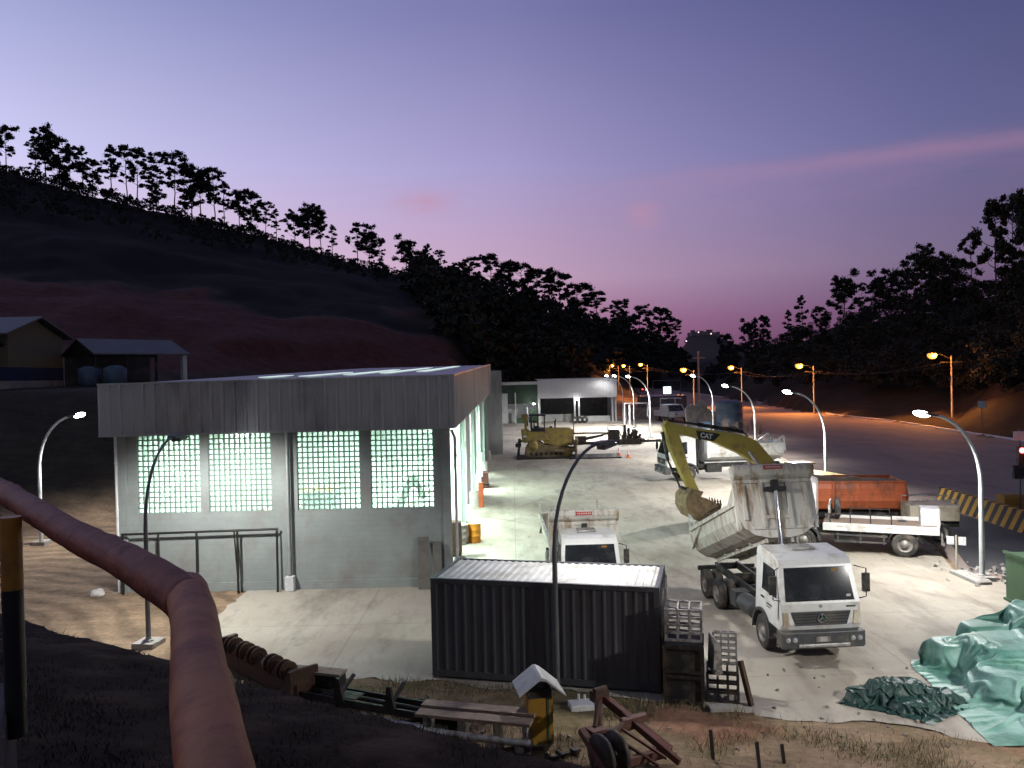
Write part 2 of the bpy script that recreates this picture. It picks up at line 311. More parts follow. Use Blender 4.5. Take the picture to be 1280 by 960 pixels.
# ------------------------------------------------------------------ mesh building
class MB:
    def __init__(s): s.v = []; s.f = []; s.m = []; s.s = []
    def add(s, vs, fs, mat=0, smooth=False):
        o = len(s.v); s.v += [tuple(map(float, p)) for p in vs]
        for f in fs: s.f.append(tuple(i+o for i in f)); s.m.append(mat); s.s.append(smooth)
        return s
    def box(s, c, d, rot=None, mat=0):
        h = [x/2 for x in d]; vs = []
        rm = Euler(rot).to_matrix() if rot is not None else None
        for sx, sy, sz in ((-1,-1,-1),(1,-1,-1),(1,1,-1),(-1,1,-1),(-1,-1,1),(1,-1,1),(1,1,1),(-1,1,1)):
            p = Vector((sx*h[0], sy*h[1], sz*h[2]))
            if rm: p = rm @ p
            vs.append((p.x+c[0], p.y+c[1], p.z+c[2]))
        return s.add(vs, [(0,3,2,1),(4,5,6,7),(0,1,5,4),(1,2,6,5),(2,3,7,6),(3,0,4,7)], mat)
    def beam(s, p, q, wd, ht, mat=0):                # a bar of rectangular section between two points
        p = Vector(p); q = Vector(q); d = q-p; ln = d.length; d.normalize()
        up = Vector((0, 0, 1)) if abs(d.z) < .95 else Vector((0, 1, 0))
        a = d.cross(up).normalized(); b = a.cross(d)
        vs = [pt + a*(i*wd/2) + b*(j*ht/2) for pt in (p, q) for i, j in ((-1,-1),(1,-1),(1,1),(-1,1))]
        return s.add(vs, [(0,1,2,3),(7,6,5,4),(0,4,5,1),(1,5,6,2),(2,6,7,3),(3,7,4,0)], mat)
    def tube(s, pts, r, n=8, mat=0, caps=True):
        pts = [Vector(p) for p in pts]; k = len(pts); rr = r if hasattr(r, '__len__') else [r]*k
        vs = []; fs = []; prev = None
        for i, p in enumerate(pts):
            d = (pts[min(i+1, k-1)] - pts[max(i-1, 0)]).normalized()
            if prev is None:
                up = Vector((0, 0, 1)) if abs(d.z) < .9 else Vector((1, 0, 0)); a = d.cross(up).normalized()
            else:
                a = (prev - d*prev.dot(d)).normalized()
            prev = a; b = d.cross(a)
            vs += [p + (a*math.cos(2*math.pi*j/n) + b*math.sin(2*math.pi*j/n))*rr[i] for j in range(n)]
        for i in range(k-1):
            for j in range(n): fs.append((i*n+j, i*n+(j+1) % n, (i+1)*n+(j+1) % n, (i+1)*n+j))
        s.add(vs, fs, mat, True)
        if caps:
            s.add(vs[:n], [tuple(range(n))[::-1]], mat); s.add(vs[-n:], [tuple(range(n))], mat)
        return s
    def cyl(s, p, q, r, r2=None, n=16, mat=0): return s.tube([p, q], [r, r if r2 is None else r2], n, mat)
    def prism(s, poly, axis, a, b, mat=0):           # polygon pushed along an axis
        def P(t, h): return {'x': (h, t[0], t[1]), 'y': (t[0], h, t[1]), 'z': (t[0], t[1], h)}[axis]
        k = len(poly); vs = [P(t, a) for t in poly] + [P(t, b) for t in poly]
        fs = [tuple(range(k)), tuple(range(2*k-1, k-1, -1))] + [((i+1) % k, i, k+i, k+(i+1) % k) for i in range(k)]
        return s.add(vs, fs, mat)
    def lathe(s, prof, c, axis, n=24, mat=0):        # prof: (radius, along)
        vs = []; fs = []; k = len(prof)
        for j in range(n):
            t = 2*math.pi*j/n
            for r_, h in prof:
                p = (h, r_*math.cos(t), r_*math.sin(t)) if axis == 'x' else ((r_*math.cos(t), h, r_*math.sin(t)) if axis == 'y' else (r_*math.cos(t), r_*math.sin(t), h))
                vs.append((p[0]+c[0], p[1]+c[1], p[2]+c[2]))
        for j in range(n):
            for i in range(k-1): fs.append((j*k+i, j*k+i+1, ((j+1) % n)*k+i+1, ((j+1) % n)*k+i))
        return s.add(vs, fs, mat, True)
    def build(s, name, mats, parent=None, bevel=0., loc=None):
        me = bpy.data.meshes.new(name); me.from_pydata(s.v, [], s.f)
        if not isinstance(mats, (list, tuple)): mats = [mats]
        for m_ in mats: me.materials.append(m_)
        me.polygons.foreach_set('material_index', s.m); me.polygons.foreach_set('use_smooth', s.s)
        bm = bmesh.new(); bm.from_mesh(me); bmesh.ops.recalc_face_normals(bm, faces=bm.faces); bm.to_mesh(me); bm.free()
        me.update(); o = bpy.data.objects.new(name, me); COL.objects.link(o)
        if parent: o.parent = parent
        if loc is not None: o.location = loc
        if bevel:
            b = o.modifiers.new('bevel', 'BEVEL'); b.width = bevel; b.segments = 2; b.limit_method = 'ANGLE'; b.angle_limit = R(40)
        return o

def thing(name, label, cat, loc=(0, 0, 0), rz=0., group=None):
    o = bpy.data.objects.new(name, None); COL.objects.link(o); o.location = tuple(map(float, loc)); o.rotation_euler = (0, 0, rz); o.empty_display_size = .3
    return tag(o, label, cat, group)
def tag(o, label=None, cat=None, group=None, kind=None):
    if label: o['label'] = label
    if cat: o['category'] = cat
    if group: o['group'] = group
    if kind: o['kind'] = kind
    return o
def copy_tree(o, parent=None):
    c = o.copy(); COL.objects.link(c)
    if parent: c.parent = parent
    for ch in list(o.children): copy_tree(ch, c)
    return c
def quads_obj(name, V, mats, mi=None, parent=None):   # V (n,4,3)
    n = len(V); me = bpy.data.meshes.new(name); me.vertices.add(n*4); me.vertices.foreach_set('co', V.reshape(-1).astype(np.float32))
    me.loops.add(n*4); me.loops.foreach_set('vertex_index', np.arange(n*4, dtype=np.int32))
    me.polygons.add(n); me.polygons.foreach_set('loop_start', np.arange(0, n*4, 4, dtype=np.int32))
    for m_ in (mats if isinstance(mats, (list, tuple)) else [mats]): me.materials.append(m_)
    if mi is not None: me.polygons.foreach_set('material_index', mi.astype(np.int32))
    me.update(calc_edges=True); me.validate()
    o = bpy.data.objects.new(name, me); COL.objects.link(o)
    if parent: o.parent = parent
    return o
def leaf_quads(C, size, g, flat=0.):                  # random small faces about centres C (n,3)
    n = len(C); d = g.normal(size=(n, 3)); d[:, 2] += flat*np.sign(d[:, 2]); d /= np.linalg.norm(d, axis=1)[:, None]
    t = np.cross(d, g.normal(size=(n, 3))); t /= np.linalg.norm(t, axis=1)[:, None]; b = np.cross(d, t)
    s = (size*g.uniform(.6, 1.3, n))[:, None]
    return np.stack([C-t*s*.5-b*s*.32, C+t*s*.5-b*s*.32, C+t*s*.5+b*s*.32, C-t*s*.5+b*s*.32], 1)
def nz3(x, y, z=0., s=1.): return mnoise.noise(Vector((x*s, y*s, z)))

# ------------------------------------------------------------------ terrain: yard, embankment under the camera, valley sides
PROF = [(-900, [(30, 0), (45, 6), (80, 8), (150, 30), (290, 90), (500, 60), (2500, 60)]),
        (-300, [(38, 0), (52, 7), (80, 8.2), (150, 30), (290, 90), (480, 55), (2500, 50)]),
        (0, [(45, 0), (57.5, 7.7), (80, 8.2), (150, 30.5), (290, 86.5), (450, 50), (2500, 50)]),
        (130, [(46, 0), (58, 7.7), (82, 8.2), (150, 28.5), (300, 79.5), (470, 45), (2500, 45)]),
        (200, [(48, 0), (62, 7.8), (84, 8.4), (150, 24.6), (310, 75.5), (500, 40), (2500, 40)]),
        (320, [(70, 0), (90, 6), (150, 22.5), (325, 68), (520, 35), (2500, 35)]),
        (410, [(88, 0), (100, 4), (150, 21.6), (340, 60), (550, 30), (2500, 30)]),
        (560, [(95, 0), (110, 2), (150, 15), (380, 53.7), (600, 25), (2500, 25)]),
        (640, [(150, 0), (180, 5), (430, 48), (700, 20), (2500, 25)]),
        (700, [(170, 0), (220, 6), (480, 46), (800, 20), (2500, 30)]),
        (780, [(260, 0), (330, 8), (600, 45), (900, 25), (2500, 40)]),
        (845, [(420, 0), (520, 8), (800, 38), (1100, 25), (2500, 60)]),
        (866, [(600, 0), (1000, 20), (1500, 78), (2500, 80)]),
        (888, [(450, 0), (700, 10), (1500, 78), (2500, 80)]),
        (905, [(285, 0), (330, 5), (500, 19), (700, 16), (1500, 70), (2500, 70)]),
        (950, [(200, .2), (215, 3), (400, 20), (600, 16), (2500, 50)]),
        (1040, [(143, .2), (160, 3), (300, 23.5), (420, 17), (2500, 40)]),
        (1110, [(131, .2), (145, 3), (250, 24.5), (400, 18), (2500, 40)]),
        (1200, [(121, .2), (132, 3), (200, 25.5), (350, 18), (2500, 40)]),
        (1280, [(96, .2), (106, 3), (180, 25.5), (330, 18), (2500, 40)]),
        (1500, [(68, .2), (78, 3), (150, 30), (300, 24), (2500, 40)]),
        (2000, [(45, .2), (55, 3), (120, 30), (300, 24), (2500, 40)])]
PT = np.array([(u-640)/1000 for u, _ in PROF])
def hills(x, y):
    x = np.asarray(x, float); y = np.asarray(y, float); ys = np.maximum(y, 1.)
    t = np.clip(x/ys, PT[0], PT[-1]); Z = np.stack([np.interp(ys, [0]+[p[0] for p in pr], [0 if pr[0][1] < 1 else 0]+[p[1] if k else 0 for k, p in enumerate(pr)]) for _, pr in PROF])
    i = np.clip(np.searchsorted(PT, t)-1, 0, len(PT)-2); f = (t-PT[i])/(PT[i+1]-PT[i])
    idx = np.indices(t.shape)
    a = Z[(i,)+tuple(idx)]; b = Z[(i+1,)+tuple(idx)]
    return a*(1-f)+b*f
def bank(x, y):
    x = np.asarray(x, float); y = np.asarray(y, float); ys = np.maximum(y, .3)
    s = np.clip(.474+.289*np.clip(x/ys, -2, 2), .24, .9); r = 3/s; zc = 5.0
    up = 6.42-(6.42-zc)*np.clip(ys/r, 0, 1)
    return np.where(ys < r, up, np.maximum(zc-(ys-r)*.78, 0))
def ground_z(x, y):
    h = hills(x, y); b = bank(x, y); y = np.asarray(y, float)
    h = np.where(y < 24, 0, h)
    return np.maximum(h, b)
def gz(x, y): return float(ground_z(np.array([float(x)]), np.array([float(y)]))[0])

def fbm(X, Y, s, seed=0.):
    f = np.empty(X.shape); 
    for i in np.ndindex(X.shape): f[i] = mnoise.fractal(Vector((X[i]*s, Y[i]*s, seed)), 1., 2., 4)
    return f
# sheet whose cells grow with distance
nt_, ny_ = 330, 420
tt = np.linspace(-1, 1, nt_); tt = np.sign(tt)*(np.abs(tt)**1.15)*1.75
yy = np.concatenate([np.linspace(-25, 0, 12, endpoint=False), np.linspace(0, 32, 190, endpoint=False), np.geomspace(32, 3000, ny_-202)])
T, Y = np.meshgrid(tt, yy); X = T*np.sqrt(np.maximum(Y, 0)**2+9**2)
Z = ground_z(X, Y); Bk = bank(X, Y)
n1 = fbm(X, Y, .35, 3.); n2 = fbm(X, Y, 1.6, 9.); n3 = fbm(X, Y, .03, 5.)
# where the concrete and the road lie the ground stays flat below them
YARD = [tuple(G(*p)[:2]) for p in ((258, 780), (300, 812), (345, 838), (400, 846), (470, 850), (540, 853))] + [(-1.0, 20.6), (1.2, 20.1), (3.6, 19.2)] + \
       [tuple(G(*p)[:2]) for p in ((905, 884), (960, 898), (1040, 903), (1120, 908), (1200, 922), (1275, 936))] + [(13, 16.6), (17.4, 17.4), (20.2, 24.5), (18.2, 29.0), (17.1, 31.2), (18.6, 35.5), (21.9, 50), (24.4, 72), (26, 95), (24, 118), (24.5, 150), (-6, 150), (-3.5, 84), (-2.9, 31.5), (-10.3, 31.5)]
def in_poly(px, py, poly):
    ins = np.zeros(px.shape, bool); j = len(poly)-1
    for i in range(len(poly)):
        xi, yi = poly[i]; xj, yj = poly[j]
        c = ((yi > py) != (yj > py)) & (px < (xj-xi)*(py-yi)/((yj-yi) if yj != yi else 1e-9)+xi); ins ^= c; j = i
    return ins
ROAD = [(21.2, 10), (20.4, 24.5), (18.4, 29.2), (17.3, 31.2), (18.8, 35.5), (22.1, 50), (24.6, 72), (26.4, 95), (25, 118), (26, 150), (34, 200), (45, 300), (62, 440), (78, 440), (68, 300), (63, 219), (55.5, 140), (56.2, 116), (54, 97), (52.9, 83), (50, 60), (46, 30), (42, 10)]
flat = in_poly(X, Y, YARD) | in_poly(X, Y, ROAD)
rough = np.where(Y < 30, .10, np.where(Y < 80, .12, .4))
Z2 = Z+np.where(flat, 0, rough*n1+.035*n2*np.clip(30/np.maximum(Y, 6), 0, 1)) + np.where(Z > 12, n3*2.2, 0)
Z2 = np.where((Bk < .3) & (Y < 30) & (Z < .3) & ~flat, np.maximum(Z2, .012), Z2)
Z2 = np.where(flat, np.minimum(Z2, 0)-.012, Z2)
def lerp(a, b, f): return np.asarray(a)*(1-f[..., None])+np.asarray(b)*f[..., None]
Cc = np.broadcast_to(np.array((.27, .19, .125)), X.shape+(3,)).copy()                    # bare brown earth
Cc = lerp(Cc, (.15, .125, .06), np.clip((n1*1.6+n2*.8)*1.0+.25, 0, .85)*((Y < 22) & (X > -8)))  # dry grass in the front
Cc = lerp(Cc, (.30, .15, .10), np.clip(n1*2-.1, 0, .8)*((Y < 20.5) & (Y > 15) & (X > 3)))       # reddish soil
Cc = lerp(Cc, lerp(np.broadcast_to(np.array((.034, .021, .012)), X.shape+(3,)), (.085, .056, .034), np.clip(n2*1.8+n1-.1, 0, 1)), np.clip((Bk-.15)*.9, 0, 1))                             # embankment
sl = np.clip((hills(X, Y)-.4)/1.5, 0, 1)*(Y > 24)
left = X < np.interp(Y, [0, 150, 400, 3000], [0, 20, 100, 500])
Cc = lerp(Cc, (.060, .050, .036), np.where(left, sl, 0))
red = np.clip((hills(X, Y)-8.6)/1.2, 0, 1)*np.clip((153+n3*26-Y)/6, 0, 1)
Cc = lerp(Cc, (.105, .038, .032), np.where(left, red, 0))
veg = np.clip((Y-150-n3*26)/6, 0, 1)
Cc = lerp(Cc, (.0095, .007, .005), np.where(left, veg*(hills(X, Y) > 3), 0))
Cc = lerp(Cc, (.040, .030, .020), np.where(~left, np.clip((hills(X, Y)-.15)/.3, 0, 1)*(Y > 24), 0))
Cc = lerp(Cc, (.035, .027, .018), np.where((X > 44) & ~in_poly(X, Y, ROAD), 1., 0))
nyr = len(yy)
Vg = np.stack([X, Y, Z2], -1).reshape(-1, 3)
I = np.arange(nyr*nt_).reshape(nyr, nt_); Fq = np.stack([I[:-1, :-1], I[:-1, 1:], I[1:, 1:], I[1:, :-1]], -1).reshape(-1, 4)
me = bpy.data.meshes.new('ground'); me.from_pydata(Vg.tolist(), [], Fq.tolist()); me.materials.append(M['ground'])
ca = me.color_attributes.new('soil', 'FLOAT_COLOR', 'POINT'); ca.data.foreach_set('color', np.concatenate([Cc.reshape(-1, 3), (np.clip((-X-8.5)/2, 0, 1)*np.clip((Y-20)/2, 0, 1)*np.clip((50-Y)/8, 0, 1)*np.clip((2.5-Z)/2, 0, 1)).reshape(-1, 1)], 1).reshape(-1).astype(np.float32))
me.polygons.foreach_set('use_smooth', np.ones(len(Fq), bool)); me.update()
go = bpy.data.objects.new('ground', me); COL.objects.link(go); tag(go, kind='structure')

def sheet(name, poly, z, m, jag=0., step=.6):
    pts = []
    for i, p in enumerate(poly):
        q = poly[(i+1) % len(poly)]; ln = math.hypot(q[0]-p[0], q[1]-p[1]); k = max(1, int(ln/step)) if jag else 1
        for j in range(k):
            f = j/k; x = p[0]+(q[0]-p[0])*f; y = p[1]+(q[1]-p[1])*f
            jj = jag if y < 29 else 0
            pts.append((x+jj*(nz3(x, y, 1.5, .9)+.35*nz3(x, y, 2.5, 3.7)), y+jj*(nz3(x, y, 7.5, .9)+.35*nz3(x, y, 4.5, 3.7)), z))
    mb = MB(); mb.add(pts, [tuple(range(len(pts)))]); o = mb.build(name, m); return tag(o, kind='structure')
sheet('concrete_yard', YARD, .02, M['yard'], .34, .25)
sheet('road', ROAD, .012, M['road'])
sheet('asphalt_lane', [(20.6, 24.7), (18.8, 29.6), (18.0, 31.8), (19.4, 35.5), (21.6, 46), (24.0, 46.2), (24.0, 24.7)], .018, M['lane'])
kb = MB()
KERB = [(46, 30), (50, 60), (52.9, 83), (54, 97), (56.2, 116), (55.5, 140), (63, 219), (68, 300)]
for a, b in zip(KERB[:-1], KERB[1:]): kb.beam((a[0]+.15, a[1], .07), (b[0]+.15, b[1], .07), .35, .2)
tag(kb.build('kerb', M['signwhite']), kind='structure')
# footpath slab the photograph was taken from
pth = [(-2.62, 4.15), (-2.28, 3.5), (-2.02, 3.0), (-1.55, 2.2), (-.9, .6), (-.3, -.6), (.2, -2), (-4.5, -2), (-4.4, 4.1)]
mb = MB(); mb.prism(pth, 'z', 6.0, 6.47); tag(mb.build('footpath', M['pathmat'], bevel=.015), kind='structure')

# ------------------------------------------------------------------ the hall with the glass block front
HX0, HX1, HY0, HY1 = -15.1, -2.45, 30.6, 82.0
hall = thing('hall', 'long grey hall with ribbed metal fascia and four glowing glass block panels in its front', 'hall', (-8.8, 30.6, 0))
hl = lambda mb: mb                                       # (parts are written in yard coordinates, shifted to the hall's base)
def part(mb, name, m, parent=hall, bevel=0.):
    off = parent.location if parent.parent is None else Vector((0, 0, 0))
    if parent.parent is None: mb.v = [(a-off.x, b-off.y, c-off.z) for a, b, c in mb.v]
    return mb.build(name, m, parent, bevel)
PAN = [(-14.42, -12.02), (-11.70, -9.30), (-8.30, -5.90), (-5.48, -3.08)]; PZ0, PZ1 = 3.05, 6.05
fw = MB()
ed = [HX0]+[e for p in PAN for e in p]+[HX1]
for i in range(0, len(ed), 2): fw.box(((ed[i]+ed[i+1])/2, HY0+.1, (PZ0+6.4)/2), (ed[i+1]-ed[i], .2, 6.4-PZ0))
for a, b in PAN: fw.box(((a+b)/2, HY0+.1, (PZ1+6.4)/2), (b-a, .2, 6.4-PZ1))
fw.box(((HX0+HX1)/2, HY0+.1, PZ0/2), (HX1-HX0, .2, PZ0))
part(fw, 'wall', M['block'])
sk = MB(); sk.box(((HX0+HX1)/2, HY0-.02, .17), (HX1-HX0+.06, .06, .34)); part(sk, 'plinth', M['block'])
for x in (HX0+.13, -8.82, HX1-.13): co = MB(); co.box((x, HY0-.05, 3.1), (.32, .16, 6.1)); part(co, 'front_column', M['block'])
for a, b in PAN:
    lat = MB(); nx, nz_ = 12, 15
    for i in range(nx+1): lat.box((a+(b-a)*i/nx, HY0+.1, (PZ0+PZ1)/2), (.046, .10, PZ1-PZ0-.004))
    for j in range(nz_+1): lat.box(((a+b)/2, HY0+.1, PZ0+(PZ1-PZ0)*j/nz_), (b-a-.004, .09, .046))
    lo = part(lat, 'glass_block_panel', M['grid'])
    pn = MB(); pn.box(((a+b)/2, HY0+.1, (PZ0+PZ1)/2), (b-a, .012, PZ1-PZ0)); pn.v = [(p[0]+8.8, p[1]-30.6, p[2]) for p in pn.v]
    pn.build('pane', M['pane'], lo)
# side and back walls, floor
bw = MB(); bw.box((HX0+.1, (HY0+HY1)/2+.15, 3.2), (.2, HY1-HY0-.3, 6.4)); bw.box(((HX0+HX1)/2, HY1-.1, 3.3), (HX1-HX0-.4, .2, 6.6)); part(bw, 'inner_wall', M['whitewall'])
fl = MB(); fl.box(((HX0+HX1)/2, (HY0+HY1)/2, .03), (HX1-HX0-.5, HY1-HY0-.5, .06)); part(fl, 'hall_floor', M['whitewall'])
# east side: columns with block infill piers at the far bays and a tall end wall
for y in (39.05, 49.6, 58.3, 67.0, 76.5):
    c = MB(); c.box((HX1-.05, y, 3.3), (.16, .26, 6.5)); c.box((HX1+.03, y, 3.3), (.02, .34, 6.5)); c.box((HX1-.13, y, 3.3), (.02, .34, 6.5))
    cc = part(c, 'steel_column', M['mint'])
    p = MB(); p.lathe([(0, .9), (.30, .9), (.30, .02), (.32, .02)], (HX1-.05, y, 0), 'z', 18); p.v = [(q[0]+8.8, q[1]-30.6, q[2]) for q in p.v]; p.build('column_footing', M['concrete'], cc)
for y0, y1 in ((49.9, 54.5), (58.6, 63.5), (67.3, 81.7)): iw = MB(); iw.box((HX1-.55, (y0+y1)/2, 3.2), (.12, y1-y0, 6.3)); part(iw, 'bay_screen_wall', M['whitewall'])
ew = MB(); ew.box((HX1+.62, 82.4, 4.3), (1.5, .4, 8.6)); part(ew, 'end_wall', M['cladding'])
# fascia: ribbed cladding, roof rising to the back
def ribs(mb, p0, p1, z0a, z1a, z0b, z1b, outn, pitch=.42, depth=.075):
    p0 = Vector((*p0, 0)); p1 = Vector((*p1, 0)); ln = (p1-p0).length; k = int(ln/pitch); n = Vector((*outn, 0)); vs = []; fs = []
    prof = []
    for i in range(k):
        for fx, dd in ((0, 0), (.62, 0), (.70, 1), (.92, 1)): prof.append(((i+fx)/k, dd))
    prof.append((1, 0))
    for f, dd in prof:
        p = p0+(p1-p0)*f+n*(depth*dd)
        vs += [(p.x, p.y, z0a+(z0b-z0a)*f), (p.x, p.y, z1a+(z1b-z1a)*f)]
    for i in range(len(prof)-1): fs.append((2*i, 2*i+2, 2*i+3, 2*i+1))
    mb.add(vs, fs); return mb
FX0, FX1, FY0, FY1 = -15.62, -2.25, 30.25, 82.2
ff = MB(); ribs(ff, (FX0, FY0), (FX1, FY0), 6.08, 8.0, 6.12, 8.06, (0, -1)); part(ff, 'front_fascia', M['cladding'])
fs_ = MB(); ribs(fs_, (FX1, FY0), (FX1, FY1), 6.12, 8.06, 6.35, 9.2, (1, 0)); part(fs_, 'side_fascia', M['cladding'])
fl_ = MB(); ribs(fl_, (FX0, FY1), (FX0, FY0), 6.3, 9.1, 6.08, 8.0, (-1, 0)); part(fl_, 'far_side_fascia', M['cladding'])
tr = MB()
tr.beam((FX0-.04, FY0-.02, 8.03), (FX1+.06, FY0-.02, 8.09), .14, .07); tr.beam((FX1+.02, FY0, 8.09), (FX1+.02, FY1, 9.23), .14, .07)
tr.beam((FX0-.04, FY0-.02, 6.07), (FX1+.06, FY0-.02, 6.11), .12, .06); tr.beam((FX1+.02, FY0, 6.11), (FX1+.02, FY1, 6.34), .12, .06)
tr.box((FX1+.03, FY0-.02, 7.1), (.10, .10, 1.96)); part(tr, 'fascia_trim', M['cladding'])
rf = MB()
def roofz(x, y): return 7.98+.06*(x-FX0)/(FX1-FX0)+(y-FY0)/(FY1-FY0)*1.13
k = 40; pts = []
for i in range(k+1):
    x = FX0+.05+(FX1-FX0-.1)*i/k
    for y in (FY0+.05, FY1-.05): pts.append((x, y, roofz(x, y)+(.03 if i % 2 else 0)))
rf.add(pts, [(2*i, 2*i+2, 2*i+3, 2*i+1) for i in range(k)]); rfo = part(rf, 'roof', M['roofmetal'])
for x, y0, y1 in ((-11.4, 36, 40), (-9.6, 36, 46), (-8.0, 38, 54), (-6.6, 40, 62), (-5.0, 42, 70)):
    s = MB(); s.add([(x, y0, roofz(x, y0)+.06), (x+.5, y0, roofz(x, y0)+.06), (x+.5, y1, roofz(x, y1)+.06), (x, y1, roofz(x, y1)+.06), (x, y0, roofz(x, y0)+.09), (x+.5, y0, roofz(x, y0)+.09), (x+.5, y1, roofz(x, y1)+.09), (x, y1, roofz(x, y1)+.09)],
        [(0,3,2,1),(4,5,6,7),(0,1,5,4),(1,2,6,5),(2,3,7,6),(3,0,4,7)]); s.v = [(q[0]+8.8, q[1]-30.6, q[2]) for q in s.v]; s.build('skylight', M['skylight'], rfo)
for pts, nm in (([(HX0-.06, HY0-.14, 6.05), (HX0-.06, HY0-.14, .1)], 'w'), ([(-8.62, HY0-.2, 6.05), (-8.62, HY0-.2, .55)], 'g'), ([(HX1+.1, HY0-.16, 6.0), (HX1+.22, HY0-.1, 5.7), (HX1+.22, HY0-.1, .1)], 'g')):
    d = MB(); d.tube(pts, .055, 10); 
    for z in (1.4, 3.2, 5): d.cyl((pts[-1][0], pts[-1][1], z), (pts[-1][0], pts[-1][1], z+.05), .068)
    part(d, 'downpipe', M['signwhite'] if nm == 'w' else M['pole'])
pb = MB(); pb.box((-8.62, HY0-.2, .3), (.34, .3, .56)); part(pb, 'pipe_box', M['signwhite'], bevel=.02)
# lit fixtures under the hall roof
for i, (x, y) in enumerate([(-12.2, 35), (-5.6, 35), (-12.2, 44), (-5.6, 43), (-9, 53), (-5, 56), (-9, 65), (-5, 70), (-8, 77)]):
    f = thing('hall_light', 'lit tube fixture under the hall roof, ' + ['front left bay', 'front right bay', 'second bay left', 'second bay right', 'middle bay left', 'middle bay right', 'fourth bay left', 'fourth bay right', 'rear bay'][i], 'light fixture', (x, y, 6.12), 0, 'tube lights under the hall roof')
    b = MB(); b.box((0, 0, .06), (.3, 2.4, .08)); b.cyl((0, 0, .1), (0, 0, .5+roofz(x, y)-7.0), .02, n=6); b.build('fixture_body', M['signwhite'], f)
    for s in (-.08, .08): t_ = MB(); t_.cyl((s, -1.15, 0), (s, 1.15, 0), .022, n=8); t_.build('tube', M['tube'], f)
    a = bpy.data.lights.new('hall_lamp', 'AREA'); a.shape = 'RECTANGLE'; a.size = .4; a.size_y = 2.4; a.energy = HALL; a.color = (.78, 1, .88)
    ao = bpy.data.objects.new('hall_lamp', a); COL.objects.link(ao); ao.parent = f; ao.location = (0, 0, -.06)
# black pipe frame standing against the front, boards leaning on it
pf_ = thing('pipe_railing', 'black pipe frame with five uprights standing against the grey block wall', 'metal frame', (-12, 30.3, 0))
t_ = MB(); t_.tube([(-2.95, 0, 2.32), (3.0, 0, 2.4)], .045, 8); t_.build('top_rail', M['blackpipe'], pf_)
for x, tw in ((-2.9, 0), (-1.55, 0), (-.1, 0), (1.45, .1), (2.95, 0)):
    t_ = MB(); t_.tube([(x, 0, 2.34), (x, -.05, .02)], .045, 8)
    if tw: t_.tube([(x-.12, 0, 2.34), (x+.02, -.05, .02)], .03, 8)
    t_.build('upright', M['blackpipe'], pf_)
for i, (x, h_, wd, lab) in enumerate(((-3.5, 1.95, .42, 'wider weathered board leaning on the grey wall by the hall corner'), (-3.0, 1.75, .3, 'narrower weathered board leaning on the grey wall by the hall corner'))):
    b = MB(); b.box((0, .14, h_/2), (wd, .05, h_), (R(-7), 0, 0)); o = b.build('board', M['greyboard'], loc=(x, 30.1, .03)); tag(o, lab, 'board')
# drums and small gear along the open side
def drum(x, y, m, label, r=.31, h=.92):
    t = thing('drum', label, 'drum', (x, y, .02))
    b = MB(); b.lathe([(0, 0), (r, 0), (r*1.03, .02), (r, .05), (r, .3), (r*1.04, .32), (r, .34), (r, .6), (r*1.04, .62), (r, .64), (r, h-.03), (r*1.03, h-.01), (r*1.0, h)], (0, 0, 0), 'z', 28); b.build('drum_body', m, t)
    l_ = MB(); l_.lathe([(r*.99, h-.005), (r*.94, h-.03), (0, h-.03)], (0, 0, 0), 'z', 28); l_.build('drum_lid', M['signwhite'], t); return t
drum(-1.98, 38.6, M['barrel'], 'orange drum with white lid beside the grey drum at the hall side')
drum(-2.62, 38.25, M['palesteel'], 'grey steel drum beside the orange drum at the hall side', .36, .95)
M['redorange'] = mat('dull_red_orange_paint', (.40, .09, .03), .5)
e = thing('red_hydrant_cabinet', 'tall narrow orange red cabinet by the second hall column', 'cabinet', (-2.05, 49.0, .02))
b = MB(); b.box((0, 0, .75), (.30, .4, 1.5)); b.build('cabinet_body', M['redorange'], e, .02); b = MB(); b.box((0, 0, 2.6), (.28, .06, 1.5)); b.box((0, .0, 1.67), (.06, .05, .4)); b.build('white_board', M['signwhite'], e)
b = MB(); b.tube([(.1, -.1, 1.45), (.35, -.1, 1.35), (.5, -.1, 1.45)], .05); b.build('hose', M['blackpipe'], e)
for x, y, h_, l_ in ((-2.1, 57.5, 1.1, 'low dark red rack by the third hall column'),):
    b = MB(); b.box((0, 0, h_/2), (.5, .8, h_*.92)); b.box((0, 0, h_), (.6, .9, .08)); b.beam((-.2, -.3, h_), (-.2, -.3, h_+1.5), .06, .06); tag(b.build('tool_rack', M['redrust'], loc=(x, y, .02)), l_, 'rack')
# orange wheel loader parked inside, seen through the glass blocks
ld = thing('wheel_loader', 'orange wheel loader parked inside the hall behind the glass blocks', 'loader', (-8.6, 36.5, .06))
b = MB(); b.prism([(-3.2, .9), (-3.2, 2.0), (-1.2, 2.15), (-1.0, 1.2), (1.6, 1.2), (1.6, .8)], 'y', -1.0, 1.0); b.build('loader_body', M['barrel'], ld, .06)
b = MB(); b.prism([(-1.0, 1.2), (-.9, 2.9), (.4, 2.95), (.7, 1.2)], 'y', -.75, .75); c_ = b.build('loader_cab', M['glass'], ld, .04); b = MB(); b.box((-.25, 0, 3.0), (1.6, 1.7, .1)); b.build('cab_roof', M['barrel'], c_, .03)
for x in (-2.1, 1.0):
    for y in (-1.1, 1.1): b = MB(); b.lathe([(0, -.25), (.3, -.25), (.6, -.25), (.7, -.18), (.7, .18), (.6, .25), (0, .25)], (x, y, .7), 'y', 24); b.build('wheel', M['tyre'], ld)
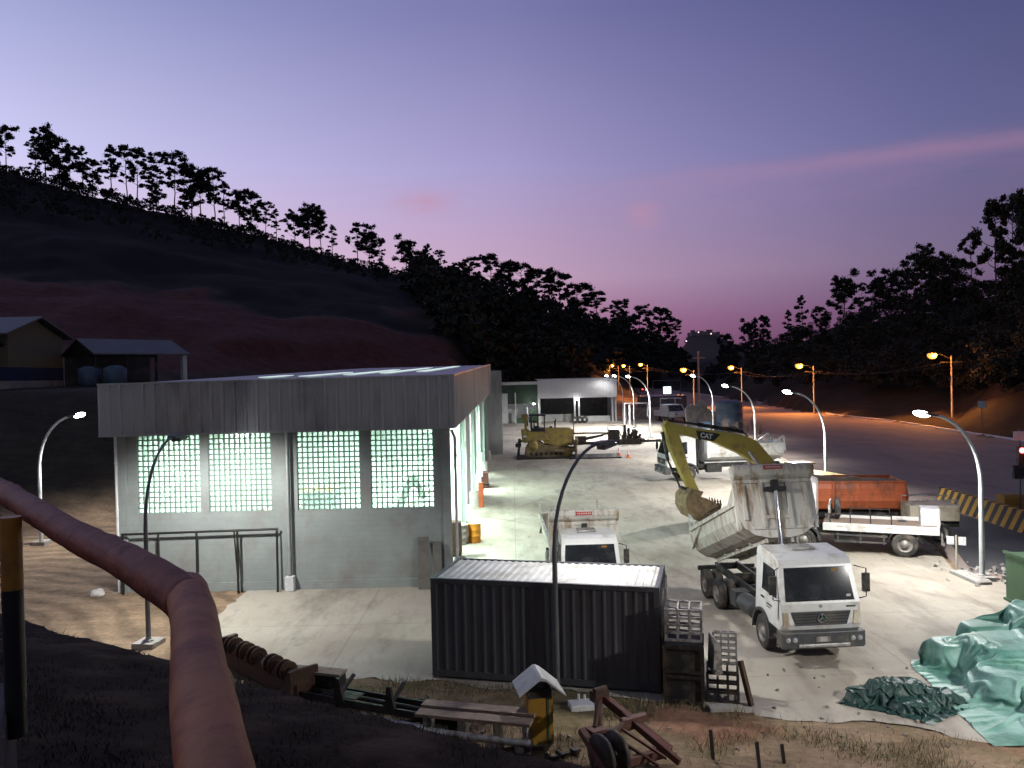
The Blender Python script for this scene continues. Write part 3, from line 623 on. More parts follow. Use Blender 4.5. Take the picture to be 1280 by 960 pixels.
b = MB(); b.beam((1.2, -.6, 1.5), (3.0, -.6, .8), .2, .3); b.beam((1.2, .6, 1.5), (3.0, .6, .8), .2, .3); b.prism([(2.8, .1), (3.9, .1), (3.2, .2), (2.95, .6), (3.1, 1.2), (2.9, 1.2), (2.7, .6)], 'y', -1.25, 1.25); b.build('loader_bucket', M['barrel'], ld)
mg = thing('machine_arm', 'orange machine with raised arm inside the hall behind the rightmost glass block panel', 'machine', (-5.0, 35.5, .06))
b = MB(); b.box((-.6, 0, .9), (1.4, 1.6, 1.6)); b.build('machine_body', M['barrel'], mg, .05); b = MB(); b.beam((-.4, 0, 1.6), (.5, 0, 3.6), .25, .3); b.beam((.5, 0, 3.6), (1.0, 0, 2.6), .2, .25); b.build('arm', M['rust'], mg)
b = MB(); b.box((2.0, 0, .8), (1.2, .6, 1.5)); b.build('counterweight', M['rust'], mg, .04)

# ------------------------------------------------------------------ yard lamps: bent tube poles with flat LED heads
def yard_lamp(label, x, y, tipx, tipy, H, lum=1., base=True, z0=None, hood=False):
    z0 = gz(x, y) if z0 is None else z0
    d = Vector((tipx-x, tipy-y, 0)); rch = d.length; yaw = math.atan2(d.y, d.x)
    t = thing('yard_lamp', label, 'lamp post', (x, y, z0), yaw, 'white LED lamp posts round the yard')
    h = H-z0; bend = h*.42; pts = [(0, 0, 0), (0, 0, h*.3), (0, 0, h-bend)]
    for i in range(1, 11):
        a = i/10*math.pi/2*.93; pts.append(((1-math.cos(a))*(rch-.25)/(1-math.cos(math.pi/2*.93)), 0, h-bend+math.sin(a)*bend))
    p = MB(); p.tube(pts, [.075, .072, .062]+[.052-.0012*i for i in range(10)] if hood else [.098, .092, .082]+[.070-.0016*i for i in range(10)], 12); p.build('pole', M['darkpole'] if hood else M['palepole'], t)
    if base: p = MB(); p.box((0, 0, .06), (.7, .7, .24)); p.lathe([(0, .2), (.17, .2), (.17, .23), (.09, .23), (.09, .3), (.07, .3)], (0, 0, 0), 'z', 16); p.build('base_block', M['concrete'], t, .02)
    tilt = R(4 if hood else 12); hx, hz = pts[-1][0], pts[-1][2]
    b = MB(); rt = lambda px, pz: (hx+px*math.cos(tilt)-pz*math.sin(tilt), hz+px*math.sin(tilt)+pz*math.cos(tilt))
    def slab(mb, poly, y0, y1): mb.prism([rt(*q) for q in poly], 'y', y0, y1)
    slab(b, [(-.12, -.04), (.08, -.05), (.2, -.055), (.72, -.05), (.74, .0), (.2, .05), (-.1, .045)], -.15, .15)
    
    if hood: slab(b, [(.14, -.19), (.18, -.19), (.18, -.05), (.14, -.05)], -.15, .15); slab(b, [(.15, -.19), (.70, -.13), (.72, -.05), (.15, -.05)], -.155, -.135); slab(b, [(.15, -.19), (.70, -.13), (.72, -.05), (.15, -.05)], .135, .155)  # lips added to hide the lit lens from behind
    hd = b.build('lamp_head', M['housing'], t, .012)
    b = MB()
    if hood: slab(b, [(.22, -.05), (.26, -.09), (.66, -.09), (.70, -.05)], -.125, .125)
    else:
        b.lathe([(0, -1)]+[(math.cos(R(a)), math.sin(R(a))) for a in range(-75, 76, 15)]+[(0, 1)], (0, 0, 0), 'z', 24)
        b.v = [(rt(.46+.31*p_[0], -.045+.12*p_[2])[0], .155*p_[1], rt(.46+.31*p_[0], -.045+.12*p_[2])[1]) for p_ in b.v]  # lens swollen to the round shape of its glow
    b.build('lens', M['led'], hd)
    s = bpy.data.lights.new('led_light', 'SPOT'); s.energy = LED*lum*4*1.0; s.spot_size = R(158); s.spot_blend = .55; s.shadow_soft_size = .16; s.color = (1, .98, .94)
    so_ = bpy.data.objects.new('led_light', s); COL.objects.link(so_); so_.parent = t; so_.location = (*[rt(.46, -.36)[0]], 0, rt(.46, -.36)[1]); so_.rotation_euler = (0, R(-14), 0)
    return t
yard_lamp('tall bright lamp post on the small kerb island beside the two plate sign', 17.37, 29.75, 15.5, 29.9, 6.2, .85)
yard_lamp('lit lamp post rising behind the orange truck bed', 19.5, 50, 17.4, 50, 6.57, 1.9)
yard_lamp('lit lamp post behind the white dump truck and yellow digger arm', 21.8, 72, 19.4, 72, 6.65, 2.0)
yard_lamp('lit lamp post in front of the blue water tank', 23.8, 95, 21.7, 95, 7.5, 2.)
yard_lamp('lit lamp post nearest the white goal frame, third from the far end of its row', 16.75, 97.7, 14.4, 97.7, 7.58, 2.6)
yard_lamp('second farthest lit lamp post in front of the white far workshop', 17.74, 116.9, 15.2, 117, 7.66, 3.2)
yard_lamp('farthest lit lamp post at the corner of the white far workshop', 18.06, 130.6, 15.7, 130.8, 7.65, .05)
yard_lamp('dark backed lamp post standing right in front of the navy container', .98, 20.27, 2.45, 21.85, 6.13, 0.27, False, None, True)
yard_lamp('thin dark lamp post before the glass block panels at the left of the hall', -11.27, 24.35, -11.0, 26.2, 6.3, .5, True, None, True)
yard_lamp('lit lamp post alone on the dirt slope left of the hall', -24.1, 40.6, -22.2, 40.6, 6.48, .5)
yard_lamp('added unseen lit lamp post beyond the big green tarpaulin, past the right picture edge', 17.6, 12.0, 15.8, 12.1, 6.9, 1.15)  # extra lamp put in to light the truck front and tarpaulins

# ------------------------------------------------------------------ orange road lamps
def road_lamp(label, x, y, H, tip, lum=1., wires=False):
    z0 = gz(x, y); t = thing('road_lamp', label, 'street lamp', (x, y, z0), 0, 'orange road lamps')
    p = MB(); p.tube([(0, 0, -.2), (0, 0, H-z0)], [.17, .11], 10); p.build('pole', M['concrete'], t)
    p = MB(); p.tube([(0, 0, H-z0-.5), (tip*.5, -.2, H-z0+.15), (tip, -.4, H-z0+.3)], .045, 8); p.beam((-1.6, 0, H-z0-1.0), (1.6, 0, H-z0-1.0), .1, .12); p.build('arm', M['housing'], t)
    p = MB(); p.lathe([(0, .16), (.16, .12), (.24, .0)], (tip, -.4, H-z0+.28), 'z', 16); hd = p.build('lamp_head', M['housing'], t)
    p = MB(); p.lathe([(.55, .12), (.72, -.12), (.60, -.5), (.3, -.72), (0, -.78)], (tip, -.4, H-z0+.28), 'z', 16); p.build('halo_bowl', M['sodium'], hd); p = MB(); p.lathe([(0, .28), (.17, .24), (.29, .12), (.31, 0), (.27, -.15), (.15, -.26), (0, -.31)], (tip, -.85, H-z0+.02), 'z', 18); p.build('lens', M['sodiumcore'], hd)  # oversized glowing shell imitates the halo, small core its bright centre
    s = bpy.data.lights.new('sodium_light', 'SPOT'); s.energy = SODIUM*lum*2.1; s.shadow_soft_size = .4; s.color = (1, .35, .075); s.spot_size = R(132); s.spot_blend = .6
    o = bpy.data.objects.new('sodium_light', s); COL.objects.link(o); o.parent = t; o.location = (tip, -.5, H-z0-.80); o.rotation_euler = (R(-16), R(17), 0)
    s = bpy.data.lights.new('sodium_glow', 'POINT'); s.energy = SODIUM*lum*.42; s.shadow_soft_size = .4; s.color = (1, .29, .04); o = bpy.data.objects.new('sodium_glow', s); COL.objects.link(o); o.parent = t; o.location = (tip, -1.6, H-z0-.2)
road_lamp('orange road lamp nearest the traffic light, on the pole at the forest edge', 66.5, 121, 9.6, -3.1, 1.3)
road_lamp('orange road lamp above the bent lamp post behind the orange truck bed', 54.3, 144, 8.6, -2.7)
road_lamp('orange road lamp above the blue water tank', 50.8, 177, 8.7, -2.4)
road_lamp('orange road lamp left of the tall bare concrete pole', 37.5, 165, 8.4, -2.2, .8)
road_lamp('orange road lamp at the far road, first right of the white workshop', 39.0, 230, 10.4, -2.0)
road_lamp('orange road lamp at the far road, second right of the white workshop', 37.6, 255, 10.4, -2.0, .8)
road_lamp('orange road lamp at the far road, second from the end above the workshop roof', 37.4, 280, 10.8, -2.2, .8)
road_lamp('orange road lamp at the far road, last above the workshop roof', 37.4, 305, 11.1, -2.2, .8)
wr = MB(); WP = [(66.5, 121, 8.5), (54.3, 144, 7.5), (50.8, 177, 7.6), (39.0, 230, 9.3), (37.6, 255, 9.3), (37.4, 280, 9.7), (37.4, 305, 10.)]
for a_, b2 in zip(WP[:-1], WP[1:]):
    for off in (-1.4, 1.4):
        wr.tube([(a_[0]+(b2[0]-a_[0])*t_/10+off, a_[1]+(b2[1]-a_[1])*t_/10, a_[2]+(b2[2]-a_[2])*t_/10-.9*4*(t_/10)*(1-t_/10)) for t_ in range(11)], .03, 5)
tag(wr.build('overhead_wire', M['black']), 'sagging overhead wires strung between the orange road lamp poles', 'wire')
b = MB(); b.tube([(0, 0, -.2), (0, 0, 11.8)], [.24, .16], 12); b.beam((-1, 0, 10.6), (1.2, 0, 10.6), .12, .12); tag(b.build('utility_pole', M['concrete'], loc=(35, 150, 0)), 'tall bare concrete pole behind the rubble wall and shacks', 'pole')

# ------------------------------------------------------------------ dump trucks
def wheel(parent, x, y, r=.52, wdt=.3, n=30):
    s = 1 if x > 0 else -1
    b = MB(); b.lathe([(.30, -wdt/2), (r*.86, -wdt/2), (r*.97, -wdt/2+.03), (r, -wdt/2+.07), (r, wdt/2-.07), (r*.97, wdt/2-.03), (r*.86, wdt/2), (.30, wdt/2)], (x, y, r), 'x', n)
    w_ = b.build('wheel', M['tyre'], parent)
    b = MB(); b.lathe([(.315, wdt/2*s), (.29, (wdt/2-.02)*s), (.25, (wdt/2-.11)*s), (.17, (wdt/2-.10)*s), (.13, (wdt/2-.0)*s), (.0, (wdt/2+.02)*s)], (x, y, r), 'x', 20)
    for k_ in range(10):
        a = k_/10*2*math.pi; b.cyl((x+(wdt/2-.1)*s, y+.20*math.cos(a), r+.20*math.sin(a)), (x+(wdt/2-.06)*s, y+.20*math.cos(a), r+.20*math.sin(a)), .018, n=6)
    b.build('rim', M['rim'], w_)
def arc(cy_, cz, r, a0, a1, n=12): return [(cy_+r*math.cos(R(a0+(a1-a0)*i/n)), cz+r*math.sin(R(a0+(a1-a0)*i/n))) for i in range(n+1)]
def tp(b): b.v = [(a*(1-.085*max(0, c-1.72)/1.3), yv, c) for a, yv, c in b.v]
def truck_cab(t, emblem=True):
    prof = [(.52, .98)]+arc(0, .54, .68, 40, 140, 10)+[(-1.38, .95), (-1.47, 1.15), (-1.45, 1.72), (-1.12, 2.74), (-1.02, 2.88), (-.8, 2.97), (.35, 3.04), (.5, 2.98), (.54, 2.85)]
    b = MB(); b.prism(prof, 'x', -1.15, 1.15); b.v = [(a*(1-.085*max(0, c-1.72)/1.3), yv, c) for a, yv, c in b.v]; cab = b.build('cab', M['white'], t, .045)
    def fr(z): return -1.45+(z-1.72)*(.33/1.02)
    b = MB(); n_ = .018
    b.add([(-1.0, fr(1.79)-n_, 1.79), (1.0, fr(1.79)-n_, 1.79), (.93, fr(2.68)-n_, 2.68), (-.93, fr(2.68)-n_, 2.68), (-1.0, fr(1.79)+.03, 1.79), (1.0, fr(1.79)+.03, 1.79), (.93, fr(2.68)+.03, 2.68), (-.93, fr(2.68)+.03, 2.68)], [(0,1,2,3),(7,6,5,4),(0,4,5,1),(1,5,6,2),(2,6,7,3),(3,7,4,0)])
    ws = b.build('windshield', M['glass'], t)
    b = MB()
    for x0, x1 in ((-.75, -.1), (.0, .7)): b.beam((x0, fr(1.83)-.035, 1.83), (x1, fr(1.86)-.035, 1.88), .02, .02)
    b.build('wiper', M['black'], ws)
    for s in (-1, 1):
        dp = [(-1.24, 1.22), (-1.24, 1.80), (-.98, 2.66), (.02, 2.72), (.02, 1.28), (-.42, 1.24)]
        b = MB(); b.prism(dp, 'x', s*1.152, s*1.163); tp(b); dr = b.build('door', M['white'], t, .004)
        b = MB(); b.prism([(-1.14, 1.82), (-.93, 2.58), (-.06, 2.62), (-.06, 1.84)], 'x', s*1.160, s*1.170); tp(b); b.build('window', M['glass'], dr)
        b = MB(); b.box((s*1.18, -.12, 1.62), (.03, .18, .05)); b.build('handle', M['black'], dr)
        b = MB(); b.box((s*1.167, -.62, 1.50), (.004, .40, .05)); b.box((s*1.167, -.55, 1.41), (.004, .28, .03)); b.build('lettering', M['darkgrey'], dr)
        b = MB(); b.tube([(s*1.12, -1.2, 2.70), (s*1.36, -1.42, 2.66), (s*1.36, -1.42, 1.86), (s*1.13, -1.36, 1.80)], .018, 6); b.box((s*1.36, -1.40, 2.26), (.2, .10, .52)); b.build('mirror', M['black'], t, .012)
        ar = [(r_*math.cos(R(a))*1.0, .54+r_*math.sin(R(a))) for r_, rg in ((.70, range(-5, 186, 12)), (.62, range(185, -6, -12))) for a in rg]
        b = MB(); b.prism(ar, 'x', s*.82, s*1.21); b.build('wheel_arch', M['darkgrey'], t)
        b = MB(); b.box((s*.98, .45 if False else -1.0, .68), (.28, .44, .08)); b.build('step', M['darkgrey'], t, .01)
    b = MB(); b.prism([(-.86, 1.50), (.86, 1.50), (.74, 1.12), (-.74, 1.12)], 'y', -1.50, -1.44); gr = b.build('grille', M['darkgrey'], t, .01)
    b = MB()
    for z in (1.20, 1.28, 1.36, 1.44): b.box((0, -1.505, z), (1.50+(z-1.2)*.5, .02, .022))
    b.build('slat', M['black'], gr)
    b = MB(); b.lathe([(.115, -.012), (.13, -.012), (.13, .012), (.115, .012)], (0, -1.53, 1.32), 'y', 24)
    for a in (90, 210, 330): b.beam((0, -1.53, 1.32), (.12*math.cos(R(a)), -1.53, 1.32+.12*math.sin(R(a))), .025, .02)
    b.build('emblem', M['chrome'], gr)
    b = MB(); b.lathe([(.03, -.006), (.04, -.006), (.04, .006), (.03, .006)], (0, -1.472, 1.65), 'y', 14); b.build('badge', M['darkgrey'], cab)
    b = MB(); b.box((.88, -1.47, 1.62), (.26, .012, .045)); b.build('model_badge', M['darkgrey'], cab)
    for s in (-1, 1): b = MB(); b.prism([(s*.92, 1.12), (s*1.10, 1.12), (s*1.10, 1.50), (s*.97, 1.50)], 'y', -1.49, -1.46); b.build('corner_deflector', M['cream'], cab)
    b = MB(); b.prism([(-1.21, .56), (-1.16, .50), (1.16, .50), (1.21, .56), (1.21, .97), (-1.21, .97)], 'y', -1.64, -1.22); b.box((0, -1.66, .60), (1.5, .06, .10), mat=1); bp = b.build('bumper', [M['darkgrey'], M['palesteel']], t, .03)
    for s in (-1, 1):
        b = MB(); b.box((s*.94, -1.645, .77), (.40, .03, .20)); h = b.build('headlight', M['darkgrey'], bp, .01)
        for q in (-.1, .1): b = MB(); b.lathe([(0, -.02), (.05, -.015), (.07, .0)], (s*.94+q, -1.66, .77), 'y', 14); b.build('lamp_lens', M['lens'], h)
    b = MB(); b.box((-.02, -1.65, .77), (.42, .02, .14)); b.build('number_plate', M['palesteel'], bp)
    b = MB(); b.box((.0, -.1, 3.045), (.72, .62, .06)); b.build('roof_hatch', M['palesteel'], cab, .02)
    b = MB(); b.box((.55, fr(2.58)-.022, 2.58), (.2, .004, .09)); b.build('visor_sticker', M['yellow'], ws)
    b = MB(); b.box((.84, fr(1.9)-.022, 1.9), (.12, .004, .10)); b.build('visor_sticker', M['signwhite'], ws)
    return cab
def bed_shell():
    prof = [(-1.2, 1.08), (-1.19, .62), (-1.05, .30), (-.75, .09), (-.35, .0)]
    o_ = prof+[(-a, b_) for a, b_ in prof[::-1]]; t_ = .055
    i_ = [(a*(1-t_/1.2), b_+(t_ if b_ < .4 else 0)) for a, b_ in o_]
    return o_, i_
def dump_truck(label, x, y, rz, bed=0., group='white dump trucks', dirty=True, sc=1., bsc=1.):
    t = thing('dump_truck', label, 'dump truck', (x, y, .02), rz, group); t.scale = (sc,)*3
    truck_cab(t)
    c = MB()
    for s in (-1, 1): c.box((s*.40, 2.75, .93), (.09, 7.7, .26))
    for yy_ in (-.9, .9, 2.2, 3.3, 4.85, 6.5): c.box((0, yy_, .93), (.74, .12, .2))
    for yy_ in (4.2, 5.56): c.cyl((-.95, yy_, .52), (.95, yy_, .52), .11); c.lathe([(0, -.2), (.2, -.15), (.24, 0), (.2, .15), (0, .2)], (0, yy_, .52), 'y', 14)
    c.cyl((-.9, 0, .52), (.9, 0, .52), .08); c.box((0, .2, .98), (.8, 1.3, .5)); c.box((-.15, .75, 1.5), (.7, .25, .9))
    for s in (-1, 1): c.beam((s*.62, 3.7, .7), (s*.62, 6.0, .7), .09, .12)
    c.box((0, 6.62, .85), (2.2, .1, .16)); c.box((-.95, 6.62, .6), (.1, .06, .5)); c.box((.95, 6.62, .6), (.1, .06, .5))
    c.build('chassis', M['black'], t)
    b = MB(); b.lathe([(0, -.55), (.27, -.55), (.3, -.5), (.3, .5), (.27, .55), (0, .55)], (-.85, 1.75, .78), 'y', 18); b.box((-.85, 2.7, .78), (.5, .5, .5)); b.build('fuel_tank', M['darkgrey'], t)
    b = MB(); b.box((.85, 1.8, .8), (.45, 1.0, .5)); b.cyl((.75, .78, .9), (.75, .78, 2.75), .07); b.build('battery_box', M['black'], t)
    for yy_ in (0.,):
        for s in (-1, 1): wheel(t, s*1.02, yy_)
    for yy_ in (4.2, 5.56):
        for s in (-1, 1):
            wheel(t, s*1.06, yy_, wdt=.27); wheel(t, s*.72, yy_, wdt=.27)
    # tipping bed, hinged at the rear
    bm_ = M['bedwhite'] if dirty else M['white']
    o_, i_ = bed_shell(); k = len(o_); Y0, Y1 = -5.1, .15
    b = MB(); vs = [(p[0], yq, p[1]) for yq in (Y0, Y1) for p in o_+i_]; fs = []
    for i in range(k-1): fs += [(i, i+1, 2*k+i+1, 2*k+i), (k+i+1, k+i, 3*k+i, 3*k+i+1), (i+1, i, k+i, k+i+1), (2*k+i, 2*k+i+1, 3*k+i+1, 3*k+i)]
    fs += [(0, 2*k, 3*k, k), (k-1, 2*k-1, 4*k-1, 3*k-1)]
    b.add(vs, fs)
    for s in (-1, 1):
        b.box((s*1.215, (Y0+Y1)/2, 1.08), (.12, Y1-Y0, .13)); b.box((s*1.2, Y0+.04, 1.0), (.10, .14, 1.45)); b.box((s*1.2, Y1-.05, .75), (.10, .12, .75)); b.prism([(Y0+.05, 1.1), (Y0+.05, 1.72), (Y0+.9, 1.12)], 'x', s*1.17, s*1.21)
        b.box((s*.40, -2.6, -.07), (.1, 4.9, .13))
        b.beam((s*1.235, -1.15, 1.0), (s*1.235, .12, .42), .05, .10)
    for yq in (-3.9, -2.6, -1.3, -.1): b.box((0, yq, -.02), (1.1, .08, .06))
    bd = b.build('dump_bed', bm_, t); bd.scale = (bsc,)*3; bd.location = (0, 6.4, 1.24); bd.rotation_euler = (-bed, 0, 0)
    hp = [(-1.2, 1.78), (-1.2, .62), (-1.05, .30), (-.75, .09), (-.35, 0.), (.35, 0.), (.75, .09), (1.05, .30), (1.2, .62), (1.2, 1.78)]
    b = MB(); b.prism(hp, 'y', Y0-.06, Y0); 
    for q in (-.98, -.42, .42, .98): b.box((q, Y0-.085, 1.02 if abs(q) < .9 else 1.1), (.11, .07, 1.45 if abs(q) < .9 else 1.1))
    b.box((0, Y0-.085, 1.72), (2.3, .08, .1)); b.box((0, Y0-.08, .62), (.75, .06, .10)); b.box((0, Y0-.075, .3), (1.6, .05, .08))
    b.build('headboard', bm_, bd)
    b = MB(); b.prism([(Y0-.02, 1.75), (Y0-.22, 1.9), (Y0-.30, 2.05), (Y0-.30, 2.16), (Y0-.25, 2.16), (Y0-.24, 2.06), (Y0-.15, 1.93), (Y0+.03, 1.80)], 'x', -1.24, 1.24)
    b.tube([(-1.25, Y0-.20, 2.16), (1.25, Y0-.20, 2.16)], .075, 10)
    for s in (-1, 1): b.box((s*1.2, Y0+.0, 2.05), (.07, .4, .35))
    pr = b.build('cab_guard', bm_, bd)
    b = MB(); b.box((-.02, Y0-.315, 2.11), (.58, .02, .12)); lb = b.build('red_label', M['redlabel'], pr)
    b = MB()
    for q in range(8): b.box((-.23+q*.062, Y0-.327, 2.11), (.034, .004, .05))
    b.build('lettering', M['paleletter'], lb)
    b = MB(); b.prism([(-1.14, 1.2), (-1.13, .62), (-1.0, .33), (-.72, .14), (.72, .14), (1.0, .33), (1.13, .62), (1.14, 1.2)], 'y', Y1-.08, Y1-.02)
    for q in (-.6, 0, .6): b.box((q, Y1+.01, .8), (.1, .07, 1.1))
    b.build('tailgate', bm_, bd)
    for s in (-1, 1): b = MB(); b.beam((s*1.2, Y1-.75, 1.1), (s*1.2, Y1+.02, 1.62), .07, .09); b.beam((s*1.2, Y1+.02, 1.62), (s*1.2, Y1+.12, .6), .07, .09); b.build('gate_strut', bm_, bd)
    b = MB(); b.box((0, Y0-.2, 1.45), (.62, .22, .12)); b.box((0, Y0-.2, 1.56), (.2, .18, .34)); b.build('hoist_bracket', M['black'], bd)
    # telescopic hoist
    top = Vector((0, 6.4, 1.24))+Euler((-bed, 0, 0)).to_matrix() @ (Vector((0, Y0-.22, 1.5))*bsc); low = Vector((0, .92, 1.1))
    d = top-low
    b = MB(); b.cyl(low, low+d*.45 if bed else top, .11, n=14); b.build('hoist_cylinder', M['black'], t)
    if bed:
        b = MB(); b.cyl(low+d*.3, top, .07, n=14); b.cyl(low+d*.3, low+d*.6, .09, n=14); b.build('hoist_rod', M['chrome'], t)
    return t
dump_truck('white dump truck with rust streaked bed tipped up on a chrome hoist', 8.12, 22.97, R(3.8), R(19.5), sc=.955, bsc=1.05)
dump_truck('white dump truck facing the container, bed lowered, only its upper half showing', 2.42, 27.5, R(2), sc=.87, bsc=1.13)
t2 = dump_truck('cleaner white dump truck parked sideways behind the yellow digger arm', 12.6, 59.5, R(-84), 0, 'white dump trucks', False, 1.1)
b = MB(); b.prism([(1.15, .9), (1.75, .9), (1.95, 2.6), (1.75, 2.95), (1.35, 2.95), (1.2, 2.6)], 'x', -1.28, -.85); ai = b.build('air_intake', M['black'], t2, .05)
b = MB(); b.box((-1.29, 1.55, 1.6), (.01, .28, .5)); b.build('sticker', M['catyellow'], ai)

# ------------------------------------------------------------------ flatbed truck, orange bed truck and cream body behind it
fb = thing('flatbed_truck', 'white flatbed truck with a square white box at its rear end', 'flatbed truck', (13.1, 36.1, .02), R(-113.5))
truck_cab(fb)
b = MB()
for s in (-1, 1): b.box((s*.4, 2.3, .85), (.09, 6.4, .22))
b.cyl((-.9, 4.0, .5), (.9, 4.0, .5), .1); b.cyl((-.9, 0, .5), (.9, 0, .5), .08); b.box((-.8, 1.7, .72), (.5, .9, .5)); b.box((.8, 1.7, .72), (.5, .9, .5)); b.build('chassis', M['black'], fb)
for s in (-1, 1):
    wheel(fb, s*1.0, 0); wheel(fb, s*1.02, 4.0, wdt=.26); wheel(fb, s*.7, 4.0, wdt=.26)
    b = MB(); ar = [(4.0+r_*math.cos(R(a)), .52+r_*math.sin(R(a))) for r_, rg in ((.68, range(10, 171, 10)), (.63, range(170, 9, -10))) for a in rg]; b.prism(ar, 'x', s*.75, s*1.18); b.build('mudguard', M['black'], fb)
    b = MB()
    for z in (.55, .82): b.box((s*1.12, 2.3, z), (.04, 2.0, .07))
    for q in (1.4, 2.3, 3.2): b.box((s*1.10, q, .72), (.05, .06, .5))
    b.build('side_guard', M['darkgrey'], fb)
b = MB(); b.box((0, 3.05, 1.12), (2.3, 4.5, .1)); b.build('deck', M['wood'], fb)
for s in (-1, 1):
    b = MB(); b.box((s*1.17, 3.05, 1.16), (.05, 4.5, .34)); sr = b.build('side_rail', M['white'], fb, .01)
    b = MB()
    for q in (1.5, 2.4, 3.4, 4.4): b.box((s*1.20, q, 1.19), (.02, .25, .05))
    b.build('reflector', M['cream'], sr)
    for q in (1.1, 1.9, 2.7, 3.5): b = MB(); b.box((s*1.12, q, 1.52), (.05, .05, .42)); b.build('stake', M['black'], fb)
b = MB(); b.tube([(-1.1, 1.05, 1.2), (-1.1, 1.05, 2.0), (1.1, 1.05, 2.0), (1.1, 1.05, 1.2)], .04, 8); b.tube([(-.5, 1.05, 1.2), (-.5, 1.05, 2.0)], .03); b.tube([(.5, 1.05, 1.2), (.5, 1.05, 2.0)], .03); b.build('head_rack', M['palesteel'], fb)
b = MB(); b.lathe([(0, -.14), (.3, -.14), (.46, -.08), (.46, .08), (.3, .14), (0, .14)], (-.72, 1.35, 1.68), 'y', 24); b.build('spare_wheel', M['tyre'], fb)
b = MB(); b.tube([(-1.1, 1.9, 1.6), (-1.1, 3.5, 1.62)], .02); b.tube([(1.1, 1.1, 1.7), (1.1, 3.5, 1.7)], .02); b.build('lashing_bar', M['black'], fb)
b = MB(); b.box((-.62, 5.05, 1.48), (1.1, .75, .80)); rb = b.build('rear_box', M['signwhite'], fb, .03)
b = MB(); b.box((-.62, 5.44, 1.48), (.9, .03, .6)); b.build('box_door', M['white'], rb, .01)
b = MB(); b.lathe([(0, -.02), (.11, -.02), (.11, .02), (0, .02)], (-1.15, 2.05, .62), 'x', 16); b.build('round_lamp', M['signwhite'], fb)
b = MB(); b.box((0, 5.45, .62), (2.2, .08, .12)); b.box((-.9, 5.4, .8), (.06, .06, .5)); b.box((.9, 5.4, .8), (.06, .06, .5)); b.build('rear_bumper', M['palesteel'], fb)
ob = thing('orange_dump_truck', 'orange rounded truck bed heaped with brown soil behind the white flatbed', 'dump truck', (14.3, 39.9, .02), R(-97))
sc_ = MB(); o_ = [(-1.15, 2.5), (-1.22, 2.2), (-1.2, 1.6), (-.95, 1.2), (-.5, 1.05)]; o_ = o_+[(-a, z) for a, z in o_[::-1]]; i_ = [(a*.95, z+.05) for a, z in o_]; k = len(o_)
vs = [(p[0], yq, p[1]) for yq in (-.1, 4.6) for p in o_+i_]; fs = []
for i in range(k-1): fs += [(i, i+1, 2*k+i+1, 2*k+i), (k+i+1, k+i, 3*k+i, 3*k+i+1), (i+1, i, k+i, k+i+1), (2*k+i, 2*k+i+1, 3*k+i+1, 3*k+i)]
fs += [(0, 2*k, 3*k, k), (k-1, 2*k-1, 4*k-1, 3*k-1)]; sc_.add(vs, fs)
sc_.prism(o_, 'y', 4.55, 4.62); sc_.prism(o_, 'y', -.12, -.05)
bd = sc_.build('orange_bed', M['orange'], ob)
b = MB()
for s in (-1, 1):
    b.tube([(s*1.18, -.1, 2.5), (s*1.18, 4.6, 2.5)], .05, 8)
    for q in (.0, 1.2, 1.35, 2.5, 3.4, 4.5): b.beam((s*1.24, q, 2.42), (s*1.22, q, 1.6), .08, .05)
    b.box((s*1.235, 2.2, 1.95), (.03, 4.5, .05))
b.lathe([(0, .34), (.45, .30), (.80, .18), (1.0, 0)], (0, 0, 0), 'y', 26); cap_ = b.v[-26*4:]; b.v[-26*4:] = [(x_*1.19, 4.60+y_, 1.78+z_*.72) for x_, y_, z_ in cap_]
b.build('bed_rib', M['orange'], bd)
g2 = []
nn = 22
for i in range(nn+1):
    for j in range(9):
        yq = -.05+4.55*i/nn; xq = -1.02+2.04*j/8
        g2.append((xq, yq, 2.40+.48*math.exp(-(xq/.7)**2)*(.75+.5*nz3(yq*1.4, xq, 2))*max(.25, 1-yq/5.5)+.05*nz3(xq*4, yq*4, 1)-.08*(abs(xq) > .95)))
b = MB(); b.add(g2, [(i*9+j, i*9+j+1, (i+1)*9+j+1, (i+1)*9+j) for i in range(nn) for j in range(8)]); b.build('soil_load', M['soilload'], bd)
b = MB(); b.box((0, 2.2, .85), (.9, 7.0, .3)); b.cyl((-1, 3.4, .5), (1, 3.4, .5), .1); b.cyl((-1, -1.0, .5), (1, -1.0, .5), .1); b.build('chassis', M['black'], ob)
for s in (-1, 1): wheel(ob, s*1.0, 3.4); wheel(ob, s*1.0, -1.0)
b = MB(); b.box((0, -.95, 1.45), (2.2, 1.3, 1.3)); b.build('cab', M['white'], ob, .08)
cr_ = thing('cream_trailer', 'low cream coloured trailer body showing behind the flatbed rear box', 'trailer', (19.2, 37.0, .02), R(-100))
b = MB(); b.box((0, 0, 1.3), (1.5, 2.1, .7)); b.build('trailer_body', M['cream'], cr_, .04)
b = MB(); b.tube([(-.7, -1, 1.65), (-.7, -1, 1.9), (-.7, 1, 1.9), (-.7, 1, 1.65)], .03); b.tube([(.7, -1, 1.65), (.7, -1, 1.9), (.7, 1, 1.9), (.7, 1, 1.65)], .03); b.build('top_rail', M['palesteel'], cr_)
b = MB(); b.box((0, 0, .8), (1.0, 2.2, .3)); b.build('chassis', M['black'], cr_)
for s in (-1, 1): wheel(cr_, s*.75, .2, .45, .25)

